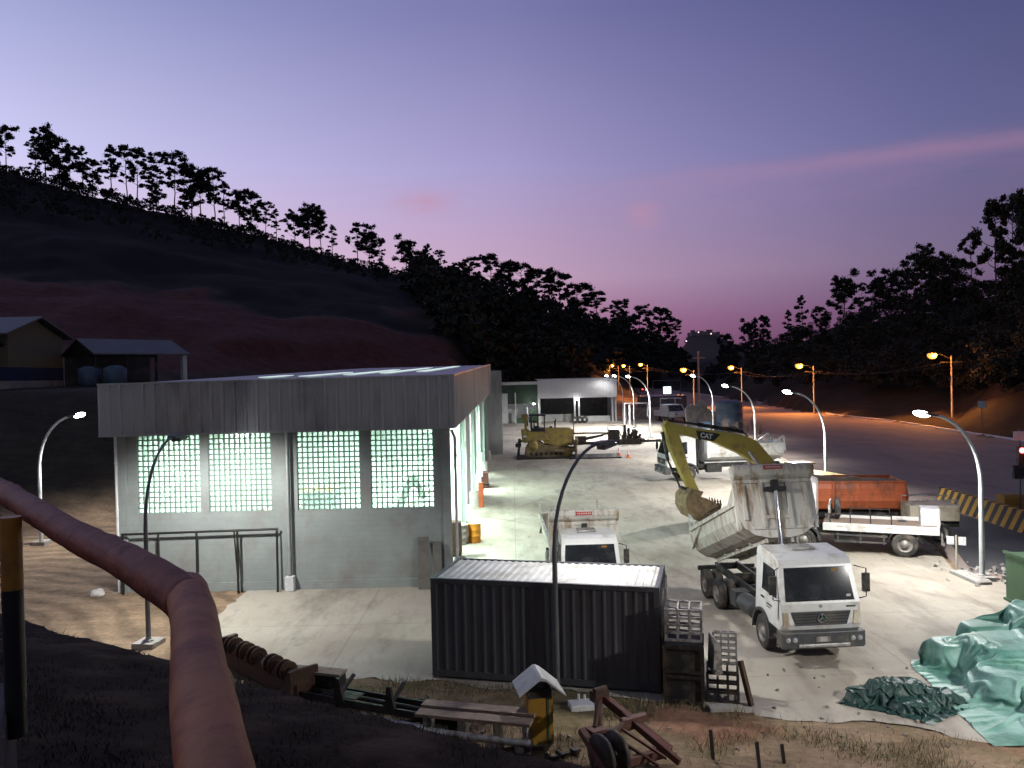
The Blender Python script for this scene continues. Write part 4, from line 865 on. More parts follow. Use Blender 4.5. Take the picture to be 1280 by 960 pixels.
# ------------------------------------------------------------------ excavator: boom and stick in one vertical plane
ex = thing('excavator', 'yellow tracked excavator with its arm bent down, bucket resting behind the tipped truck bed', 'excavator', (14.8, 43.6, .02), math.atan2(-.28, -.96))
def pz(poly, y0, y1, name, m, parent=ex, bev=.02):
    b = MB(); b.prism(poly, 'y', y0, y1); return b.build(name, m, parent, bev)
bo = pz([(0.2, 1.7), (.0, 2.0), (1.1, 3.35), (1.9, 4.22), (2.5, 4.50), (3.73, 4.74), (6.32, 5.20), (7.0, 5.40), (7.2, 5.2), (7.05, 4.95), (6.33, 4.72), (4.45, 4.26), (2.85, 3.55), (1.85, 2.9), (.7, 1.7)], -.28, .28, 'boom', M['catyellow'])
st = pz([(7.15, 5.55), (7.32, 5.25), (6.95, 4.0), (6.4, 2.75), (5.75, 1.55), (5.45, 1.45), (5.35, 1.7), (5.95, 3.0), (6.35, 4.45), (6.6, 5.05)], -.20, .20, 'stick', M['catyellow'])
bk = pz([(5.35, 1.75), (6.0, 1.95), (6.35, 1.6), (6.38, 1.0), (6.05, .45), (5.5, .16), (4.9, .2), (4.45, .55), (4.38, 1.0), (4.9, .62), (5.4, .55), (5.8, .85), (5.85, 1.3), (5.5, 1.5)], -.62, .62, 'bucket', M['trackmetal'])
b = MB()
for q in (-.55, -.28, 0, .28, .55): b.prism([(4.45, .55), (4.36, 1.25), (4.30, 1.0)], 'y', q-.05, q+.05)
b.prism([(5.4, .6), (6.1, .9), (5.9, 1.6), (5.2, 1.4), (4.5, .95)], 'y', .60, .64); b.prism([(5.4, .6), (6.1, .9), (5.9, 1.6), (5.2, 1.4), (4.5, .95)], 'y', -.64, -.60); b.build('bucket_tooth', M['trackmetal'], bk)
b = MB(); b.cyl((7.35, 0, 4.9), (7.05, 0, 3.4), .09); b.cyl((7.05, 0, 3.4), (6.4, 0, 2.0), .05); b.beam((6.4, 0, 2.0), (5.9, 0, 1.75), .3, .12); b.build('bucket_cylinder', M['black'], st)
b = MB(); b.cyl((7.2, 0, 5.52), (5.3, 0, 5.22), .06); b.cyl((5.3, 0, 5.22), (2.6, 0, 4.72), .10); b.tube([(2.4, .2, 4.5), (3.2, .2, 5.0), (4.2, .2, 5.02)], .04); b.build('stick_cylinder', M['black'], bo)
b = MB(); b.cyl((2.5, .34, 3.7), (1.0, .34, 1.7), .1); b.cyl((2.5, -.34, 3.7), (1.0, -.34, 1.7), .1); b.build('boom_cylinder', M['chrome'], bo)
for sgn in (1, -1):
    y0 = .282*sgn
    b = MB(); b.prism([(5.55, 4.93), (4.1, 4.67), (4.5, 4.32), (5.42, 4.47)], 'y', y0, y0+.006*sgn); pl = b.build('badge_panel', M['black'], bo)
    fc = bpy.data.curves.new('badge_text', 'FONT'); fc.body = 'CAT'; fc.size = .36; fc.align_x = 'CENTER'; fc.align_y = 'CENTER'; fc.offset = .012; fc.extrude = .004
    fo = bpy.data.objects.new('badge_text', fc); COL.objects.link(fo); bpy.context.view_layer.update()
    tm = bpy.data.meshes.new_from_object(fo.evaluated_get(bpy.context.evaluated_depsgraph_get())); bpy.data.objects.remove(fo)
    to = bpy.data.objects.new('badge_lettering', tm); COL.objects.link(to); tm.materials.clear(); tm.materials.append(M['signwhite']); to.parent = pl
    to.matrix_local = Matrix.Translation((4.95, y0+.012*sgn, 4.60)) @ (Euler((R(90), 0, R(180))).to_matrix().to_4x4() if sgn > 0 else Euler((R(90), 0, 0)).to_matrix().to_4x4()) @ Matrix.Rotation(R(-10.5*sgn), 4, 'Z')
b = MB(); b.box((-1.6, 0, 1.75), (2.6, 2.6, 1.0)); b.box((-.1, -.75, 1.6), (1.5, 1.0, .7)); hs = b.build('house', M['catyellow'], ex, .06)
b = MB(); b.prism([(-3.1, 1.2), (-3.3, 1.5), (-3.3, 2.1), (-2.9, 2.2), (-2.7, 1.2)], 'y', -1.3, 1.3); b.build('counterweight', M['black'], hs, .05)
b = MB(); b.prism([(-.9, 1.3), (-.85, 2.9), (.3, 2.95), (.75, 2.0), (.75, 1.3)], 'y', .45, 1.3); cb = b.build('operator_cab', M['glass'], ex, .04)
b = MB(); b.box((-.3, .87, 2.96), (1.3, .95, .1)); b.build('cab_roof', M['catyellow'], cb, .03)
b = MB(); b.cyl((0-.8, 0, .9), (-.8, 0, 1.25), .7); b.box((-.8, 0, .7), (1.6, 1.6, .4)); b.build('turntable', M['black'], ex)
for s in (-1, 1):
    b = MB(); b.prism([(1.4, .15), (1.75, .45), (1.4, .85), (-2.9, .85), (-3.25, .45), (-2.9, .15), (-2.7, .0), (1.2, .0)], 'y', s*.95, s*1.5); b.build('crawler_track', M['trackmetal'], ex, .03)

# ------------------------------------------------------------------ navy container with white roof
CB = Vector((-2.29, 21.21, 0)); cdir = Vector((3.52-(-2.29), 19.76-21.21, 0)).normalized(); CL, CW, CH = 6.0, 2.4, 2.64
ct = thing('shipping_container', 'dark navy corrugated container with white roof on the concrete by the bank', 'container', (*(CB+cdir*CL/2+Vector((-cdir.y, cdir.x, 0))*CW/2)[:2], .05), math.atan2(cdir.y, cdir.x))
def corr(mb, p0, p1, z0, z1, outn, k, dep=.022):
    p0 = Vector((*p0, 0)); p1 = Vector((*p1, 0)); n = Vector((*outn, 0)); prof = []
    for i in range(k):
        for fx, dd in ((0, 1), (.14, 1), (.30, 0), (.84, 0)): prof.append(((i+fx)/k, dd))
    prof.append((1, 1)); vs = []
    for f, dd in prof:
        p = p0+(p1-p0)*f+n*(dep*(dd-1)); vs += [(p.x, p.y, z0), (p.x, p.y, z1)]
    mb.add(vs, [(2*i, 2*i+2, 2*i+3, 2*i+1) for i in range(len(prof)-1)])
hx, hy = CL/2, CW/2
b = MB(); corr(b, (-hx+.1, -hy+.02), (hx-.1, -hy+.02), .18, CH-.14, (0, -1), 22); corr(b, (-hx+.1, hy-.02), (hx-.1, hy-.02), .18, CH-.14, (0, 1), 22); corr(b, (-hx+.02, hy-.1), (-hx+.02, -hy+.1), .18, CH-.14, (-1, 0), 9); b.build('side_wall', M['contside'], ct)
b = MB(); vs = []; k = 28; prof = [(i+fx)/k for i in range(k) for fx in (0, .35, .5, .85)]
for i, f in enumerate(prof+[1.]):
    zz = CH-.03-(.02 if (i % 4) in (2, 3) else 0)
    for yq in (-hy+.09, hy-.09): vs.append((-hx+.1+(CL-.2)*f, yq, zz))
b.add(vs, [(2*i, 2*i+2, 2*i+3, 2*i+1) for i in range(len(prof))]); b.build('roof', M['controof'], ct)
b = MB()
for s in (-1, 1):
    b.box((0, s*(hy-.045), CH-.075), (CL-.3, .09, .13)); b.box((0, s*(hy-.045), .11), (CL-.3, .09, .16)); b.box((s*(hx-.06), 0, CH-.075), (.12, CW-.3, .13)); b.box((s*(hx-.06), 0, .11), (.12, CW-.3, .16))
    for q in (-1, 1): b.box((s*(hx-.075), q*(hy-.075), CH/2), (.15, .15, CH-.02))
b.build('frame', M['contside'], ct, .008)
for q in (-1, 1):
    b = MB(); b.box((hx-.005, q*(hy/2-.02), CH/2+.02), (.05, hy-.17, CH-.35))
    dr = b.build('door', M['contside'], ct); b = MB()
    for z in (.45, .8): b.cyl((hx+.05, q*hy*z*.9, .2), (hx+.05, q*hy*z*.9, CH-.2), .018, n=8)
    b.box((hx+.07, q*hy*.5, 1.1), (.03, .35, .05)); b.build('locking_bar', M['palesteel'], dr)
for s in (-1, 1):
    for q in (-1, 1): b = MB(); b.box((s*(hx-.15), q*(hy-.15), -.035), (.3, .3, .05)); b.build('timber_block', M['wood'], ct)
b = MB(); b.box((-.4, 0, 0.085), (4.4, .5, .03)); b.build('floor_beam', M['black'], ct)

# ------------------------------------------------------------------ handrail of painted logs beside the path
hr = thing('log_handrail', 'reddish brown painted log handrail with a bend and yellow and black posts beside the footpath', 'handrail', (-1.09, 2.6, 6.45))
def log(name, p, q, r0, r1, seed, cap=True):
    p = Vector(p); q = Vector(q); n = 120; pts = []; rr = []
    for i in range(n+1):
        f = i/n; c = p.lerp(q, f); c += Vector((mnoise.noise(Vector((f*3, seed, 0))), mnoise.noise(Vector((f*3, seed, 4))), mnoise.noise(Vector((f*3, seed, 8)))))*.012
        pts.append(c); rr.append((r0+(r1-r0)*f)*(1+.11*mnoise.noise(Vector((f*5, seed, 20)))))
    rr[0] *= .82; rr[-1] *= .82; pts = [pts[0]+(pts[0]-pts[1])*.12]+pts+[pts[-1]+(pts[-1]-pts[-2])*.12]; rr = [rr[0]*.6]+rr+[rr[-1]*.6]
    b = MB(); b.tube(pts, rr, 40); v = []; ax = (q-p).normalized()
    o = Vector((-1.09, 2.6, 6.45))
    for a in b.v:
        vv = Vector(a); al = ax*(vv-p).dot(ax); pr_ = vv-p-al; g_ = pr_*38+al*3.5; k_ = mnoise.noise(vv*6+Vector((0, 0, seed)))*.05+mnoise.noise(g_)*.030+mnoise.noise(g_*2.3)*.014; kn = max(0, mnoise.noise(vv*11+Vector((seed, 3, 0)))-.42)*.35
        v.append(tuple(p+al+pr_*(1+k_+kn)-o))
    b.v = v
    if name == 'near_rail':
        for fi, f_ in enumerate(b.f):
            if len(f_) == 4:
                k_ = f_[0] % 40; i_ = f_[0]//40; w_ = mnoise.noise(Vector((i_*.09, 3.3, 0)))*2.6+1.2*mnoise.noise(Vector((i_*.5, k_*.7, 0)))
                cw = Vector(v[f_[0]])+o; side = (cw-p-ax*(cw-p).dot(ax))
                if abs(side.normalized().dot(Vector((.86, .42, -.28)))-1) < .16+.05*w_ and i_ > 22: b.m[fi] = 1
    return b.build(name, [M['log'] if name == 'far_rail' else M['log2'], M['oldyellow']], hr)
log('far_rail', (-3.1, 4.75, 7.415), (-1.03, 2.52, 7.31), .061, .068, 1.)
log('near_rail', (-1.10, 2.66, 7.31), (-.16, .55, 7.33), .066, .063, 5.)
def post(x, y, r, top, z0):
    o = Vector((-1.09, 2.6, 6.45))
    b = MB(); zs = [z0, z0+.62] ; b.tube([Vector((x, y, z0-.1))-o, Vector((x, y, z0+.60))-o], r, 20); p = b.build('post', M['black_post'], hr)
    b = MB(); b.tube([Vector((x, y, z0+.60))-o, Vector((x, y, top))-o], r*1.006, 20); b.build('yellow_band', M['yellow_post'], p)
M['black_post'] = mat('black_gloss_post_paint', (.018, .019, .02), .35, 0, .3, 8)
M['yellow_post'] = mat('amber_post_paint', (.46, .20, .03), .42, 0, .2, 8, (.25, .10, .03), .4, 6)
post(-2.40, 3.80, .047, 7.385, 6.44); post(-.745, 1.93, .055, 7.27, 6.47)

# ------------------------------------------------------------------ bulldozer on dark steel plates, scrap, cones
dz_ = thing('bulldozer', 'yellow tracked bulldozer with black cab standing on the dark plates', 'bulldozer', (3.2, 78.6, .12), R(-3)); dz_.scale = (1.04, 1.04, 1.13)
b = MB(); b.prism([(-.2, 1.15), (-.2, 2.42), (2.3, 2.38), (2.55, 2.2), (2.55, .95), (1.2, .8)], 'y', -.62, .62); b.build('hood', M['dozeryellow'], dz_, .05)
b = MB(); b.box((-1.05, 0, 1.75), (1.7, 1.9, .75)); b.prism([(-2.2, 1.2), (-2.3, 2.3), (-1.6, 2.3), (-1.3, 1.2)], 'y', -.95, .95); b.prism([(-1.9, 1.35), (-1.6, 1.95), (-.1, 1.95), (.35, 1.4)], 'y', -1.12, -.6); b.prism([(-1.9, 1.35), (-1.6, 1.95), (-.1, 1.95), (.35, 1.4)], 'y', .6, 1.12); b.build('dozer_body', M['dozeryellow'], dz_, .04)
b = MB(); b.box((-.75, 0, 3.54), (1.55, 1.65, .14)); cb = b.build('cab', M['black'], dz_, .03)
b = MB(); b.box((-.72, 0, 2.28), (1.3, 1.5, .3)); b.box((-.85, 0, 2.5), (.5, .55, .14)); b.box((-1.08, 0, 2.8), (.12, .5, .55)); b.build('seat', M['black'], cb)
b = MB()
for x in (-1.35, -.72, -.1):
    for y in (-.73, .73): b.box((x, y, 2.8), (.11, .08, 1.5))
b.box((-1.75, 0, 3.1), (.2, .7, 1.0)); b.build('cab_post', M['black'], cb)
b = MB(); b.box((-1.85, -.5, 2.7), (.25, .3, 1.2)); b.box((-1.95, 0, 3.35), (.6, 1.2, .5)); b.build('rear_guard', M['dozeryellow'], dz_, .03)
b = MB(); b.cyl((.9, .3, 2.1), (.9, .3, 3.0), .08); b.cyl((.9, .3, 2.9), (1.0, .3, 3.15), .06); b.cyl((.5, -.3, 2.1), (.5, -.3, 2.55), .13); b.build('exhaust', M['black'], dz_)
for s in (-1, 1):
    b = MB(); b.prism([(-2.0, .2), (-1.7, .02), (2.1, .02), (2.5, .3), (2.35, .62), (2.0, .8), (-.2, 1.0), (-.9, 1.45), (-1.35, 1.45), (-1.9, .85)], 'y', s*.72, s*1.3)
    for i in range(22): b.box((-1.7+i*.18, s*1.01, -.0), (.04, .6, .09))
    tk = b.build('crawler_track', M['trackmetal'], dz_, .02)
    for x, z, r in ((-1.12, 1.0, .42), (2.05, .42, .34)):
        b = MB(); b.lathe([(0, -.02), (.1, -.05), (r*.5, -.03), (r*.6, -.0), (r, -.0), (r, .1), (0, .1)], (x, s*1.33, z), 'y', 22); b.build('sprocket', M['dozeryellow'], tk)
    b = MB()
    for i in range(7): b.lathe([(0, -.04), (.14, -.04), (.16, .04), (0, .04)], (-1.3+i*.45, s*1.31, .26), 'y', 12)
    b.build('track_roller', M['black'], tk)
    b = MB(); b.beam((.6, s*1.42, .55), (2.9, s*1.42, .5), .14, .22); b.build('push_arm', M['trackmetal'], dz_)
b = MB(); b.prism([(2.75, 0), (2.9, .1), (2.86, .8), (3.02, 1.35), (2.9, 1.4), (2.72, .85), (2.72, .1)], 'y', -1.8, 1.8); b.beam((2.75, .5, 1.2), (2.0, .5, 2.2), .1, .1); b.box((2.62, -.62, 2.2), (.1, .1, 2.9)); b.build('blade', M['trackmetal'], dz_)
b = MB(); b.box((-2.6, 0, .95), (.5, 1.6, .3)); b.prism([(-2.6, 1.5), (-2.35, 1.5), (-2.5, .1), (-2.75, .02)], 'y', -.12, .12); b.beam((-2.0, 0, 1.4), (-2.6, 0, 1.2), .2, .2); b.build('ripper', M['black'], dz_)
b = MB(); b.box((-1.9, -1.125, 1.75), (.34, .01, .2)); b.build('side_badge', M['paleletter'], dz_)
for i, (x0, x1, y) in enumerate(((.3, 5.2, 77.2), (5.3, 10.2, 76.6))):
    b = MB(); b.box((0, 0, .05), (x1-x0, 3.6, .1))
    for q in range(5): b.box((0, -1.6+q*.8, .11), (x1-x0, .5, .03))
    o = b.build('steel_plate', M['scrap'], loc=((x0+x1)/2, y+.6, .02)); tag(o, ('dark steel plate under the bulldozer' if i == 0 else 'dark steel plate in front of the bulldozer blade, lying empty'), 'steel plate')
sc1 = [('pipe_stack', 'low stack of black pipes lying between the bulldozer and the attachment pile', 8.1), ]
b = MB()
for i in range(5): b.cyl((-2.4, -.4+i*.22, .12), (2.4, -.4+i*.22+.1, .12), .1, n=10)
b.cyl((-2.4, .0, .3), (2.5, .0, 1.2), .09, n=10); b.cyl((-2.2, .1, 1.25), (2.4, .1, 1.2), .09, n=10); b.box((-1.0, 0, .5), (1.2, .8, .8)); b.beam((-1, 0, .4), (1.6, .3, .9), .5, .1); tag(b.build('pipe_stack', M['scrap'], loc=(8.7, 91.5, .03)), 'low stack of black pipes and plates right of the bulldozer', 'pipe stack')
b = MB(); r_ = random.Random(4)
for i in range(60):
    x = r_.uniform(-1.9, 1.9); b.beam((x, r_.uniform(-.5, .5), 0), (x+r_.uniform(-.4, .4), r_.uniform(-.4, .4), r_.uniform(.5, 2.3)*(1-.25*abs(x))), r_.uniform(.08, .3), r_.uniform(.06, .2))
b.box((0, 0, .3), (3.6, 1.2, .6)); b.box((-1.2, 0, .9), (1.1, .9, 1.5)); b.tube([(-1.9, -.3, .2), (-1.9, -.3, 2.1), (-.2, -.3, 2.1), (-.2, -.3, .2)], .05); tag(b.build('attachment_pile', M['scrap'], loc=(12.6, 90.5, .03)), 'jagged black pile of machine attachments on the yard', 'scrap pile')
b = MB(); b.box((0, 0, .25), (2.6, .3, .3)); b.box((-1.2, .2, .4), (.3, .5, .5)); tag(b.build('steel_beam', M['black'], loc=(15.7, 91, .03), bevel=.01), 'black beam end lying right of the attachment pile', 'beam')
def cone(x, y, label):
    t = thing('traffic_cone', label, 'traffic cone', (x, y, .02), 0, 'traffic cones by the plates')
    b = MB(); b.box((0, 0, .025), (.4, .4, .05)); b.lathe([(.16, .05), (.03, .75), (0, .75)], (0, 0, 0), 'z', 18); b.build('cone_body', M['conered'], t)
    b = MB(); b.lathe([(.122, .3), (.088, .48)], (0, 0, 0), 'z', 18); b.lathe([(.07, .55), (.048, .68)], (0, 0, 0), 'z', 18); b.build('white_band', M['signwhite'], t)
cone(10.25, 77.8, 'orange and white traffic cone standing taller at the plate corner'); c_ = cone(10.9, 75.9, 'traffic cone just in front of and right of the plate corner')

# ------------------------------------------------------------------ far workshop buildings
fb_ = thing('workshop', 'white workshop with tall fascia over two dark open bays at the far yard end', 'workshop', (10.8, 133, 0))
def wp(mb, name, m, root, bev=0.): mb.v = [(a-root.location.x, b_-root.location.y, c) for a, b_, c in mb.v]; return mb.build(name, m, root, bev)
b = MB(); ribs(b, (4.2, 132.6), (17.3, 132.6), 4.15, 7.38, 4.15, 7.38, (0, -1), .5, .012); b.box((17.33, 139, 5.76), (.06, 12.8, 3.24)); b.box((17.30, 139, 2.1), (.06, 11.8, 4.1)); b.box((10.75, 139, 7.3), (13.1, 12.8, .1)); wp(b, 'fascia', M['paleclad'], fb_)
for x in (4.5, 10.35, 11.05, 16.6, 17.15): b = MB(); b.box((x, 133.0, 2.1), (.26, .3, 4.2)); wp(b, 'column', M['whitewall'], fb_)
b = MB(); b.box((7.3, 138, .62), (5.6, .2, 1.2)); b.box((13.8, 134.5, .5), (5.2, .2, 1.0)); b.box((4.4, 139, 2.2), (.2, 12, 4.3)); wp(b, 'low_wall', M['whitewall'], fb_)
b = MB(); b.box((10.7, 145, 2.2), (13, .2, 4.4)); wp(b, 'back_wall', M['darkgrey'], fb_)
b = MB(); b.box((14, 133.2, .06), (16, 3, .1)); wp(b, 'apron', M['concrete'], fb_)
gb_ = thing('green_annex', 'green walled annex with white band between the hall and the far workshop', 'building', (1.2, 133.4, 0))
b = MB(); b.box((1.1, 134, 4.9), (6.2, .4, 3.2)); wp(b, 'green_wall', M['darkgreen'], gb_)
b = MB(); b.box((1.0, 134, 6.75), (6.6, .7, .5)); wp(b, 'roof_band', M['whitewall'], gb_)
for c_, d_, n_ in (((1.1, 138, 1.6), (6.2, .2, 3.2), 'inner_wall'), ((-1.6, 133.6, 2.6), (1.6, .2, 5.0), 'side_wall'), ((.5, 133.8, 2.6), (.2, .3, 5.2), 'pier'), ((2.5, 133.9, 1.0), (.25, .3, 3.4), 'pier')): b = MB(); b.box(c_, d_); wp(b, n_, M['whitewall'], gb_)
for c_, d_ in (((3.5, 134.4, 1.3), (1.1, .1, 2.2)), ((1.2, 133.9, .5), (1.4, .12, .9))): b = MB(); b.box(c_, d_); wp(b, 'dark_opening', M['greenpanel'], gb_)
for x, y, z, l_ in ((3.55, 133.2, 3.35, 'small wall lamp glaring on the green annex beside the white workshop'), (10.7, 132.9, 4.0, 'small wall lamp under the middle of the white workshop fascia')):
    f = thing('wall_lamp', l_, 'wall lamp', (x, y, z)); b = MB(); b.box((0, .12, .05), (.3, .2, .2)); b.build('lamp_housing', M['housing'], f); b = MB(); b.lathe([(0, -.2), (.13, -.16), (.2, 0), (0, .02)], (0, 0, 0), 'z', 14); b.build('lens', M['led'], f)
    s = bpy.data.lights.new('wall_light', 'POINT'); s.energy = 90; s.shadow_soft_size = .2; o = bpy.data.objects.new('wall_light', s); COL.objects.link(o); o.parent = f; o.location = (0, -.5, -.35)
for i, x in enumerate((10.15, 11.0, 11.75)):
    b = MB(); b.lathe([(.2, -.15), (.5, -.15), (.58, 0), (.5, .15), (.2, .15)], (0, 0, .58), 'y', 20); o = b.build('tyre', M['tyre'], loc=(x, 130.8, .02)); tag(o, ['leftmost', 'middle', 'rightmost'][i]+' of the three dark tyres standing before the white workshop', 'tyre', 'tyres before the workshop')
g = thing('goal_frame', 'white pipe frame like a goal at the far right of the white workshop', 'frame', (19.3, 125, .02)); b = MB(); b.tube([(-1.8, 0, 0), (-1.8, 0, 3.3), (1.8, 0, 3.3), (1.8, 0, 1.2)], .13, 8); b.build('front_pipe', M['signwhite'], g); b = MB(); b.tube([(-1.8, 0, 3.3), (-1.2, 1.5, 0)], .1); b.tube([(-1.2, -1.2, 0), (-1.2, -1.2, 3.1)], .16); b.build('brace', M['signwhite'], g)
b = MB(); b.box((0, 0, 1.0), (7, .25, 2.0)); tag(b.build('yard_wall', M['concrete'], loc=(22.5, 139, 0)), 'dim low wall behind the white goal frame', 'wall')
b = MB(); b.box((0, 0, .35), (.3, .1, 1.4), (0, R(12), 0)); tag(b.build('leaning_post', M['signwhite'], loc=(16.6, 101, .1)), 'short white post leaning by the lamp nearest the goal frame', 'post')
# pickup, shacks, rubble wall, tank
pk = thing('pickup_truck', 'white pickup truck seen from the front below the lit square window', 'pickup', (26.1, 131, .02), R(14)); pk.scale = (1.55, 1.55, 1.55)
b = MB(); b.prism([(-2.4, .5), (-2.4, 1.0), (-1.1, 1.1), (-.6, 1.75), (.9, 1.8), (1.2, 1.1), (2.6, 1.1), (2.6, .5)], 'x', -.95, .95); bd = b.build('body', M['white'], pk, .06)
b = MB(); b.add([(-.85, -1.12, 1.12), (.85, -1.12, 1.12), (.75, -.66, 1.7), (-.75, -.66, 1.7)], [(0,1,2,3)]); b.build('windshield', M['glass'], pk)
b = MB(); b.tube([(-.85, 1.0, 1.1), (-.85, 1.0, 2.4), (.85, 1.0, 2.4), (.85, 1.0, 1.1)], .06); b.tube([(-.85, -.5, 2.4), (-.85, 1.0, 2.4)], .05); b.tube([(.85, -.5, 2.4), (.85, 1.0, 2.4)], .05); b.build('load_rack', M['white'], pk)
for x in (-.8, .8):
    for y in (-1.5, 1.6): wheel(pk, x, y, .38, .24, 18)
    b = MB(); b.box((x*.85, -2.42, .85), (.3, .05, .18)); b.build('headlight', M['lens'], bd)
sh_ = thing('shack', 'dim blue grey shack with a lit square window behind the white pickup', 'shack', (26.5, 142, 0))
M['shackwall'] = mat('grey_shack_wall', (.13, .13, .15), .9, 0, .3, .6)
b = MB(); b.box((0, 0, 1.9), (8.0, 4, 3.8)); b.build('shack_wall', M['shackwall'], sh_); b = MB(); b.box((0, 0, 3.9), (7.6, 4.6, .15)); b.build('shack_roof', M['roofmetal'], sh_)
b = MB(); b.box((.6, -2.05, 4.9), (1.6, .2, 1.5)); sw = b.build('window_frame', M['shackwall'], sh_); b = MB(); b.box((.6, -2.17, 4.9), (1.3, .06, 1.2)); b.build('lit_window', mat('lit_window_pane', (.8, .9, .9), .4, emit=(.75, .95, 1), estr=3.5), sw); b = MB(); b.beam((.2, -2.21, 4.4), (1.0, -2.21, 5.4), .09, .03); b.build('window_bar', M['black'], sw)
b = MB(); b.tube([(3.4, 0, 3.8), (3.4, 0, 6.6), (-1.5, 0, 6.6), (-1.5, 0, 3.8)], .07); b.tube([(-3, -1, 0), (-3, -1, 5.0)], .06); b.build('roof_frame', M['housing'], sh_)
rw = thing('rubble_wall', 'broken rubble wall beside the blue water tank', 'wall', (26.6, 112, 0)); b = MB(); b.prism([(-2.3, 0), (-2.4, 2.9), (-1.6, 3.6), (-.9, 3.3), (-.2, 4.1), (.5, 3.8), (.6, 2.8), (1.7, 2.4), (1.9, 0)], 'y', -.3, .3); b.build('broken_wall', M['concrete'], rw); b = MB(); b.box((.9, -.5, 1.4), (1.6, .3, 1.6)); b.build('loose_panel', M['cream'], rw)
b = MB()
b.lathe([(0, 0), (1.7, 0), (1.74, .15), (1.74, 1.2), (1.78, 1.25), (1.74, 1.3), (1.74, 2.4), (1.78, 2.45), (1.74, 2.5), (1.74, 3.6), (1.8, 3.7), (1.74, 3.8), (.5, 4.1), (0, 4.1)], (0, 0, 0), 'z', 36); tag(b.build('water_tank', M['blueplastic'], loc=(28.7, 106, .02)), 'large round faded blue water tank at the far right of the yard', 'water tank')
b = MB(); b.lathe([(0, 0), (.7, 0), (.75, .1), (.75, 1.4), (0, 1.5)], (0, 0, 0), 'z', 24); tag(b.build('water_tank', M['blueplastic'], loc=(25.3, 104, .02)), 'small low blue drum tank left of the large blue water tank', 'water tank')
for i, (x, y, h_) in enumerate(((26.8, 100.5, 2.2), (27.8, 100, 1.7), (29.5, 101, 2.0), (31, 103, 2.4), (30.5, 99, 1.6))):
    V = []
    for k_ in range(60):
        a = rng.uniform(0, 6.28); c = np.array([x, y, 0.]); tip = c+np.array([math.cos(a)*.8, math.sin(a)*.8, 0])*rng.uniform(.3, 1)+np.array([0, 0, h_*rng.uniform(.5, 1)]); d = np.array([-math.sin(a), math.cos(a), 0])*.025
        V.append([c-d, c+d, tip+d*.4, tip-d*.4])
    o = quads_obj('dry_weed', np.array(V), M['wood']); tag(o, ['dry weed clump before the left side of the blue tank', 'dry weed clump before the middle of the blue tank', 'dry weed clump at the right foot of the blue tank', 'tallest dry weed clump right of the blue tank', 'lowest dry weed clump right of the blue tank'][i], 'weed', 'dry weeds round the tank')
cr2 = thing('car', 'distant car showing two red tail lights on the far road', 'car', (56.5, 345, .1), R(185)); b = MB(); b.prism([(-2.1, .3), (-2.1, .9), (-1.2, 1.0), (-.7, 1.45), (.8, 1.45), (1.4, .95), (2.1, .85), (2.1, .3)], 'x', -.85, .85); cbo = b.build('body', M['darkgrey'], cr2, .05)
for x in (-.8, .8):
    b = MB(); b.box((x, 2.12, .95), (.5, .1, .34)); b.build('tail_light', M['tail'], cbo)
    for y in (-1.3, 1.3): b = MB(); b.lathe([(0, -.1), (.32, -.1), (.32, .1), (0, .1)], (x, y, .32), 'x', 14); b.build('wheel', M['tyre'], cr2)

# ------------------------------------------------------------------ roadside: barrier, signal, signs, island
br_ = thing('hazard_barrier', 'long concrete road barrier painted with yellow and black slanting stripes', 'barrier', (24.4, 40, .02), R(-2.6)); b = MB(); b.prism([(-.34, 0), (-.14, 1.0), (.14, 1.0), (.34, 0)], 'y', -9, 6.2); b.build('barrier_block', M['hazard'], br_)
b = MB(); b.prism([(-.4, 0), (-.4, .6), (-.25, .75), (.4, .75), (.4, 0)], 'x', -1.2, 3); tag(b.build('yellow_kerb_block', M['yellow'], loc=(28.3, 44.6, .02), bevel=.03), 'plain yellow block at the foot of the traffic light', 'block')
tl = thing('traffic_light', 'traffic light showing red beside the striped barrier', 'traffic light', (27.98, 44.2, .02))
b = MB(); b.cyl((0, 0, 0), (0, 0, 4.4), .05); b.build('pole', M['housing'], tl)
b = MB(); b.box((0, -.1, 2.95), (.36, .24, 1.0)); hb = b.build('signal_housing', M['black'], tl, .02); b = MB(); b.lathe([(0, -.06), (.1, -.05), (.15, 0)], (0, -.23, 3.25), 'y', 18); b.build('red_lens', M['redlamp'], hb)
b = MB(); b.box((-.15, -.1, 2.05), (.6, .2, .75)); b.build('control_box', M['black'], tl, .02); b = MB(); b.box((0, -.07, 4.05), (.75, .04, .5)); b.build('sign_plate', M['signwhite'], tl)
s = bpy.data.lights.new('red_light', 'POINT'); s.energy = 6; s.color = (1, .03, .03); s.shadow_soft_size = .1; o = bpy.data.objects.new('red_light', s); COL.objects.link(o); o.parent = tl; o.location = (0, -.5, 3.25)
sg = thing('plate_sign', 'two small white plates on a thin post by the kerb island', 'sign', (17.0, 30.8, .02), R(-30)); b = MB(); b.cyl((0, 0, 0), (0, 0, 1.45), .035); b.box((0, 0, .04), (.3, .3, .08)); b.build('post', M['cream'], sg)
for x in (-.2, .2): b = MB(); b.box((x, -.04, 1.25), (.26, .03, .32)); b.build('plate', M['signwhite'], sg, .006)
b = MB(); b.prism([(-.9, 0), (-.9, .1), (-.8, .14), (.8, .14), (.9, .1), (.9, 0)], 'x', -.3, .3); tag(b.build('kerb_stone', M['concrete'], loc=(17.0, 29.9, .02), bevel=.02), 'short pale kerb stone at the foot of the tall bright lamp post', 'kerb stone')
r_ = random.Random(8); rb = MB()
